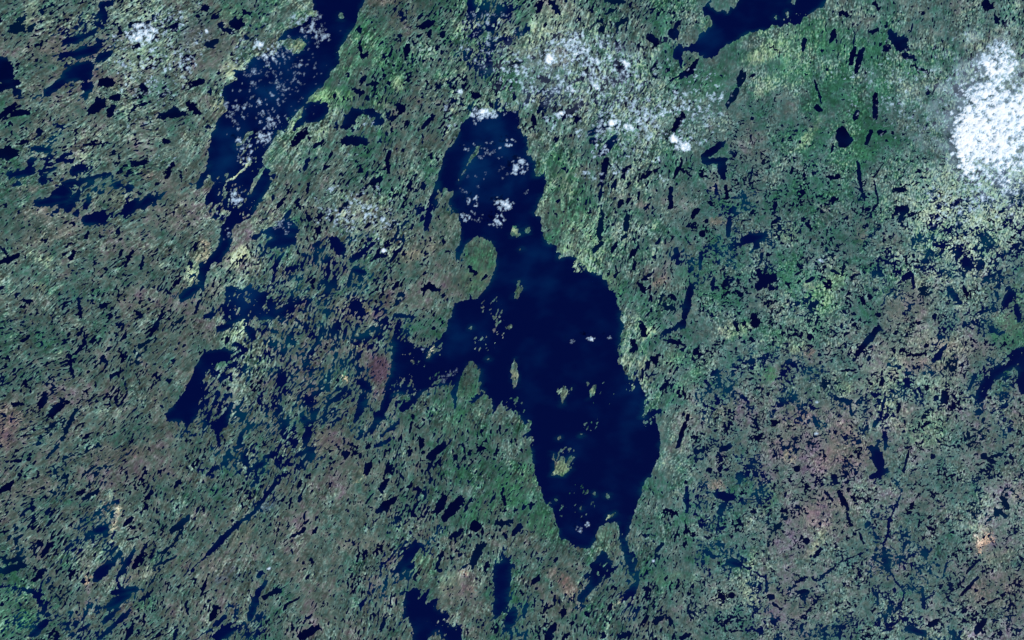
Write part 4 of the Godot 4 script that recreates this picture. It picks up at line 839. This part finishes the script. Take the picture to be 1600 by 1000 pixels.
		for r in range(0, q.size(), 3):
			var j := q[r]
			var b := p.size()
			for corner in [[q[r + 1], j], [q[r + 2], j], [q[r + 1], j + 1], [q[r + 2], j + 1]]:
				var x := xs[corner[0]]
				var y := ys[corner[1]]
				p.append(ground(x, y) - foot)
				n.append(Vector3.UP)
				var clear := n_water.get_noise_2d(x, y)
				var col := Color8(1, 11, 40).lerp(Color8(1, 16, 55), wide).lerp(silt, odd)
				col = col.lerp(Color8(3, 36, 72), clampf(clear * 1.1 + 0.12, 0.0, 1.0) * lerpf(0.45, 0.55, wide))
				var deep := sd[corner[1] * nx + corner[0]]
				col = col.lerp(Color8(14, 60, 72), (1.0 - smoothstep(0.5, 7.0, deep)) * clampf(0.3 + clear * 0.9, 0.0, 0.6) * wide)
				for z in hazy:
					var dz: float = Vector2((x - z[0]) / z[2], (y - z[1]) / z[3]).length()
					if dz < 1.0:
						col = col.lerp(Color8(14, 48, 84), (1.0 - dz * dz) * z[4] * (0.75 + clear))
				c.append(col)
			idx.append_array(PackedInt32Array([b, b + 1, b + 2, b + 1, b + 3, b + 2]))
		if idx.is_empty():
			continue
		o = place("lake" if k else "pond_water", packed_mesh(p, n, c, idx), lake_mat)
		o.position = foot
		if k == 0:
			tagged(o, "countless dark ponds and pools scattered over the whole land between the lakes", "pond", "", "stuff")
			continue
		tagged(o, "", "lake", "lakes lying in the hollows of the land", "structure")
		var says: String = "large " if look.area > 900.0 else "mid-sized " if look.area > 300.0 else "small " if look.area > 120.0 else "tiny "
		says += "slender " if look.ratio > 3.4 else "elongated " if look.ratio > 2.0 else "rounded " if look.fill > 0.78 else "ragged "
		says += "dark lake"
		things.append({"node": o, "desc": says, "x": look.x, "y": look.y, "me": lakes[k]})
	give_labels(things)
	for known in [[930, 700, "the great navy lake filling the middle, with ragged western bays and a narrow northern arm"], [430, 130, "broad northwestern lake veiled by wispy white cloud, narrowing into channels southward"], [1190, 20, "broad dark lake running off the top edge east of the cloud puffs"], [300, 640, "wedge-shaped lake choked with slender islands, west of the purple-brown patch"], [685, 965, "dark lake on the bottom edge with pointed bays reaching north like fingers"], [785, 925, "upright slot-shaped lake on the bottom edge, just east of the fingered lake"], [355, 833, "very long slender lake slanting across the brown ground in the southwest"], [1320, 213, "triangular dark lake in green ground west of the dense white cloud bank"], [1402, 70, "star-shaped dark lake north of the dense white cloud bank"], [1175, 372, "round dark lake speckled with islets, east of the great lake's northern arm"], [937, 893, "oval island-edged lake just below the great lake's southern tip"], [1545, 590, "streaky dark lake crowded with thin islands at the eastern edge"], [120, 115, "large pointed dark lake in the northwest, east of the lake cut by the edge"], [147, 343, "blunt rectangular dark lake alone in brown ground in the west"]]:
		var at := ys.bsearch(known[1]) * nx + xs.bsearch(known[0])
		for t in things:
			if t.me == wl[at]:
				t.node.set_meta("label", known[2])
	print("  lakes ", Time.get_ticks_msec() - t0)


func name_known(things: Array, known: Array) -> void:
	for k in known:
		var best = null
		var far := 16.0
		for t in things:
			var d := Vector2(t.x - k[0], t.y - k[1]).length()
			if d < far:
				far = d
				best = t
		if best:
			best.node.set_meta("label", k[2])


func build_clouds() -> void:
	# where cloud lies: x, y, half-width, half-height, how much of the sky it covers, how dense
	var banks := [
		[1552, 200, 64, 88, 0.82, 1.9], [1556, 105, 36, 44, 0.74, 1.3], [1592, 190, 30, 70, 0.74, 1.6], [1512, 218, 28, 70, 0.86, 1.9], [1535, 160, 40, 34, 0.8, 1.0], [1595, 240, 40, 50, 0.62, 1.0], [1540, 110, 26, 24, 0.6, 1.0], [1540, 285, 50, 14, 0.5, 0.7], [1500, 60, 30, 14, 0.4, 0.6],
		[228, 58, 34, 24, 0.66, 0.9], [250, 105, 60, 26, 0.44, 0.7], [270, 20, 40, 24, 0.44, 0.7], [300, 60, 46, 30, 0.4, 0.5], [258, 112, 10, 10, 0.5, 0.9], [215, 185, 60, 24, 0.3, 0.5], [255, 250, 40, 16, 0.36, 0.6],
		[478, 40, 42, 26, 0.5, 0.4], [500, 50, 24, 30, 0.48, 0.4], [430, 90, 44, 20, 0.48, 0.4], [410, 88, 20, 12, 0.5, 0.8], [430, 135, 60, 30, 0.42, 0.3], [420, 185, 30, 26, 0.46, 0.5], [412, 218, 18, 16, 0.6, 0.7], [375, 175, 36, 40, 0.42, 0.35], [385, 225, 24, 26, 0.46, 0.6], [370, 308, 18, 14, 0.6, 0.6], [350, 335, 14, 14, 0.4, 0.5], [382, 250, 20, 14, 0.4, 0.5], [405, 72, 12, 10, 0.7, 1.0],
		[445, 353, 20, 14, 0.55, 0.45], [355, 370, 8, 20, 0.4, 0.5], [580, 192, 20, 12, 0.5, 0.8], [545, 242, 20, 12, 0.42, 0.7], [575, 330, 34, 22, 0.52, 0.85], [530, 295, 26, 14, 0.45, 0.6], [600, 350, 24, 22, 0.46, 0.7], [590, 365, 14, 14, 0.42, 0.8], [495, 315, 20, 14, 0.4, 0.6],
		[720, 148, 8, 8, 0.62, 1.0], [755, 178, 26, 12, 0.64, 0.9], [745, 190, 12, 8, 0.5, 0.9], [790, 225, 20, 10, 0.5, 0.8], [770, 240, 40, 20, 0.42, 0.4], [730, 235, 20, 14, 0.42, 0.5], [812, 262, 16, 16, 0.66, 0.7], [785, 320, 18, 12, 0.62, 0.75], [745, 316, 14, 12, 0.56, 0.8], [758, 340, 26, 14, 0.4, 0.6], [778, 345, 12, 14, 0.56, 0.8], [728, 342, 12, 12, 0.5, 0.7], [740, 300, 50, 40, 0.3, 0.3], [820, 300, 12, 8, 0.5, 0.5], [790, 270, 40, 26, 0.28, 0.3],
		[900, 75, 40, 24, 0.58, 0.9], [860, 93, 14, 12, 0.74, 1.0], [920, 95, 40, 30, 0.5, 0.85], [905, 60, 22, 12, 0.56, 0.95], [955, 95, 12, 10, 0.6, 1.0], [980, 105, 14, 10, 0.62, 1.0], [930, 137, 10, 8, 0.72, 1.0], [925, 148, 8, 6, 0.5, 1.0], [890, 142, 10, 7, 0.6, 1.0], [970, 150, 8, 8, 0.6, 1.0], [875, 182, 9, 9, 0.66, 1.0], [957, 193, 11, 9, 0.74, 1.0], [982, 200, 11, 10, 0.82, 1.0], [1000, 187, 9, 7, 0.6, 1.0], [1035, 178, 12, 8, 0.6, 1.0], [905, 208, 10, 9, 0.6, 1.0], [1052, 218, 12, 9, 0.76, 1.0], [1068, 230, 16, 9, 0.74, 1.0], [1085, 225, 20, 10, 0.46, 0.8], [1050, 207, 14, 8, 0.5, 0.9], [930, 240, 20, 14, 0.46, 0.8], [965, 258, 22, 20, 0.46, 0.75], [1025, 252, 14, 8, 0.5, 0.9], [1035, 280, 10, 8, 0.56, 0.9], [870, 195, 40, 20, 0.42, 0.7], [920, 110, 130, 75, 0.50, 0.45], [985, 190, 110, 70, 0.50, 0.45], [1085, 170, 70, 70, 0.46, 0.5], [830, 110, 70, 60, 0.46, 0.5], [760, 60, 70, 60, 0.42, 0.4], [250, 90, 110, 90, 0.42, 0.6], [430, 110, 90, 110, 0.42, 0.2], [560, 330, 80, 50, 0.42, 0.6], [1420, 150, 120, 90, 0.38, 0.5], [1520, 320, 90, 50, 0.44, 0.6], [1560, 200, 90, 120, 0.62, 0.8], [840, 120, 50, 30, 0.44, 0.7], [815, 160, 40, 30, 0.42, 0.6], [800, 110, 22, 14, 0.5, 0.9], [1090, 140, 40, 20, 0.44, 0.75], [1070, 165, 40, 16, 0.46, 0.75], [840, 150, 20, 12, 0.5, 0.8], [715, 195, 22, 26, 0.42, 0.6], [925, 275, 30, 16, 0.46, 0.6], [740, 60, 40, 20, 0.32, 0.5], [690, 160, 30, 16, 0.34, 0.5],
		[905, 824, 9, 9, 0.56, 0.5], [917, 818, 10, 6, 0.42, 0.8], [890, 535, 14, 9, 0.42, 0.35], [923, 529, 9, 5, 0.52, 1.0], [948, 528, 8, 4, 0.4, 0.9], [705, 582, 14, 8, 0.56, 0.16], [690, 592, 16, 7, 0.5, 0.14], [665, 606, 18, 6, 0.46, 0.12], [655, 545, 14, 10, 0.3, 0.4],
		[1315, 120, 26, 14, 0.4, 0.6], [1410, 110, 30, 20, 0.34, 0.5], [1240, 95, 24, 16, 0.34, 0.5], [1330, 118, 10, 8, 0.5, 0.7], [1290, 10, 20, 10, 0.3, 0.4], [1405, 195, 30, 20, 0.36, 0.45], [1440, 210, 20, 14, 0.4, 0.5], [1585, 318, 30, 16, 0.4, 0.6], [1460, 300, 26, 14, 0.38, 0.55], [1285, 405, 10, 6, 0.4, 0.8], [310, 10, 8, 6, 0.5, 0.7], [325, 50, 3, 3, 0.9, 0.9], [600, 392, 5, 4, 0.9, 0.8], [422, 887, 4, 3, 0.8, 0.7], [1020, 875, 3, 3, 0.6, 0.7], [1275, 628, 5, 3, 0.7, 0.7], [1275, 677, 5, 3, 0.7, 0.6]]
	var veils := [
		[900, 110, 150, 80, 0.9, 0.012], [1555, 190, 120, 140, 1.0, 0.05]]
	cloud_layer(banks, 1500.0, 1.1, 520.0, 220, true)
	cloud_layer(veils, 3600.0, 0.9, 200.0, 40, false)


func cloud_layer(banks: Array, lift: float, crisp: float, most: float, singles: int, puffy: bool) -> void:
	var w := 0
	var x_from := xs.bsearch(-40.0)
	var x_to := xs.bsearch(1640.0)
	var y_from := ys.bsearch(-40.0)
	var y_to := ys.bsearch(1040.0)
	w = x_to - x_from
	var hgt := y_to - y_from
	var cover := PackedFloat32Array()
	var dense := PackedFloat32Array()
	cover.resize(w * hgt)
	dense.resize(w * hgt)
	for b in banks:
		for j in range(maxi(ys.bsearch(b[1] - b[3] * 1.6), y_from), mini(ys.bsearch(b[1] + b[3] * 1.6), y_to)):
			for i in range(maxi(xs.bsearch(b[0] - b[2] * 1.6), x_from), mini(xs.bsearch(b[0] + b[2] * 1.6), x_to)):
				var u: float = (xs[i] - b[0]) / b[2]
				var v: float = (ys[j] - b[1]) / b[3]
				var g := 1.0 - smoothstep(0.3, 1.6, sqrt(u * u + v * v))
				var at := (j - y_from) * w + i - x_from
				var add: float = g * b[4]
				if add > cover[at]:
					cover[at] = add
				dense[at] = maxf(dense[at], b[5] * smoothstep(0.0, 0.35, g))
	var body := PackedFloat32Array()
	body.resize(w * hgt)
	for at in w * hgt:
		if cover[at] > 0.02:
			var x := xs[at % w + x_from]
			var y := ys[at / w + y_from]
			var n := n_cloud.get_noise_2d(x, y) * 0.62 + n_puff.get_noise_2d(x, y) * 0.26 + n_hue2.get_noise_2d(x, y) * 0.3 + n_cluster.get_noise_2d(x, y) * 0.3
			if puffy:
				body[at] = clampf((n + cover[at] * 1.35 - 0.74) * crisp, 0.0, 1.0)
			else:
				body[at] = clampf((n_mott.get_noise_2d(x, y) * 0.9 + n * 0.5 + cover[at] * 1.6 - 0.7) * crisp, 0.0, 1.0)
	# one cloud after another
	var label := PackedInt32Array()
	label.resize(w * hgt)
	var found := []
	for start in w * hgt:
		if label[start] or body[start] <= 0.0:
			continue
		var me := found.size() + 1
		var cells := PackedInt32Array([start])
		label[start] = me
		var k := 0
		while k < cells.size():
			var p := cells[k]
			k += 1
			for s in [-1, 1, -w, w, -w - 1, -w + 1, w - 1, w + 1]:
				var q: int = p + s
				if q < 0 or q >= w * hgt or label[q] or body[q] <= 0.0 or absi(q % w - p % w) > 1:
					continue
				label[q] = me
				cells.append(q)
		found.append(cells)
	var order := []
	for k in found.size():
		order.append([found[k].size(), k])
	order.sort_custom(func(a, b): return a[0] > b[0] or a[0] == b[0] and a[1] < b[1])
	print("  clouds found ", found.size())
	if order.is_empty():
		return
	var mat := StandardMaterial3D.new()
	mat.resource_name = "cloud_droplets"
	mat.vertex_color_use_as_albedo = true
	mat.vertex_color_is_srgb = true
	mat.albedo_color = Color(0.985, 0.985, 0.985)
	mat.roughness = 1.0
	mat.metallic_specular = 0.0
	mat.transparency = BaseMaterial3D.TRANSPARENCY_ALPHA
	var white := Color(1, 1, 1) if puffy else Color(0.80, 0.92, 1.0)  # high veils have the blue scatter of the air put into their colour
	var things := []
	var rest := [PackedVector3Array(), PackedVector3Array(), PackedColorArray(), PackedInt32Array()]
	for rank in order.size():
		var cells: PackedInt32Array = found[order[rank][1]]
		if cells.size() < 2:
			continue
		var alone := rank < singles
		var out := [PackedVector3Array(), PackedVector3Array(), PackedColorArray(), PackedInt32Array()] if alone else rest
		var cx := 0.0
		var cy := 0.0
		var mean := 0.0
		for p in cells:
			cx += xs[p % w + x_from]
			cy += ys[p / w + y_from]
			mean += body[p] * dense[p]
		cx /= cells.size()
		cy /= cells.size()
		mean /= cells.size()
		var foot := ground(cx, cy, lift + 600.0 * n_warp.get_noise_2d(cx * 3.0, cy * 3.0)) if alone else Vector3.ZERO
		var tall := minf(200.0 + 12.0 * sqrt(cells.size()), most)
		var seen := {}
		var done := {}
		for p in cells:
			for corner in [p, p - 1, p - w, p - w - 1]:
				if corner < 0 or done.has(corner) or corner % w >= w - 1 or corner / w >= hgt - 1:
					continue
				done[corner] = true
				var ids := []
				for q in [corner, corner + 1, corner + w, corner + w + 1]:
					if not seen.has(q):
						seen[q] = out[0].size()
						var thick := body[q] * dense[q]
						var slope := Vector3.UP
						if q % w > 0 and q % w < w - 1 and q >= w and q < w * (hgt - 1):
							slope = Vector3((body[q - 1] - body[q + 1]) * tall / (2.0 * CELL * STEP), 2.6, (body[q - w] - body[q + w]) * tall / (2.0 * CELL * STEP)).normalized()
						var here := ground(xs[q % w + x_from], ys[q / w + y_from], 0.0 if alone else lift) - foot * Vector3(1, 0, 1)
						var a := clampf(1.0 - exp(-thick * 2.3), 0.0, 0.97)
						out[0].append_array(PackedVector3Array([here + Vector3(0, body[q] * tall, 0), here - Vector3(0, body[q] * tall * 0.12, 0)]))
						out[1].append_array(PackedVector3Array([slope, Vector3.DOWN]))
						var air_tint := Color(0.80, 0.91, 1.0).lerp(white, smoothstep(0.15, 0.6, thick))  # bluish light of the air painted into thin cloud, whitening where thick
						out[2].append_array(PackedColorArray([Color(air_tint, a), Color(air_tint, a)]))
					ids.append(seen[q])
				out[3].append_array(PackedInt32Array([ids[0], ids[1], ids[2], ids[1], ids[3], ids[2], ids[0] + 1, ids[2] + 1, ids[1] + 1, ids[1] + 1, ids[2] + 1, ids[3] + 1]))
		if alone:
			var o := place("cloud", packed_mesh(out[0], out[1], out[2], out[3]), mat)
			o.position = foot
			tagged(o, "", "cloud", "small clouds drifting over the lakes and land" if puffy else "thin veils of high cloud")
			var says: String = ("thin bluish veil of cloud" if cells.size() > 900 else "small faint veil of cloud") if not puffy else ("large " if cells.size() > 220 else "small " if cells.size() > 40 else "tiny ") + ("dense white puffy cloud" if mean > 0.4 else "pale ragged cloud" if mean > 0.2 else "thin wispy cloud")
			things.append({"node": o, "desc": says, "x": cx, "y": cy})
	give_labels(things)
	if rest[3].size():
		var o := place("cloud_specks" if puffy else "cloud_wisps", packed_mesh(rest[0], rest[1], rest[2], rest[3]), mat)
		tagged(o, "scattered specks of thin white cloud too small to count" if puffy else "faint wisps of high cloud too thin to count", "cloud specks", "", "stuff")
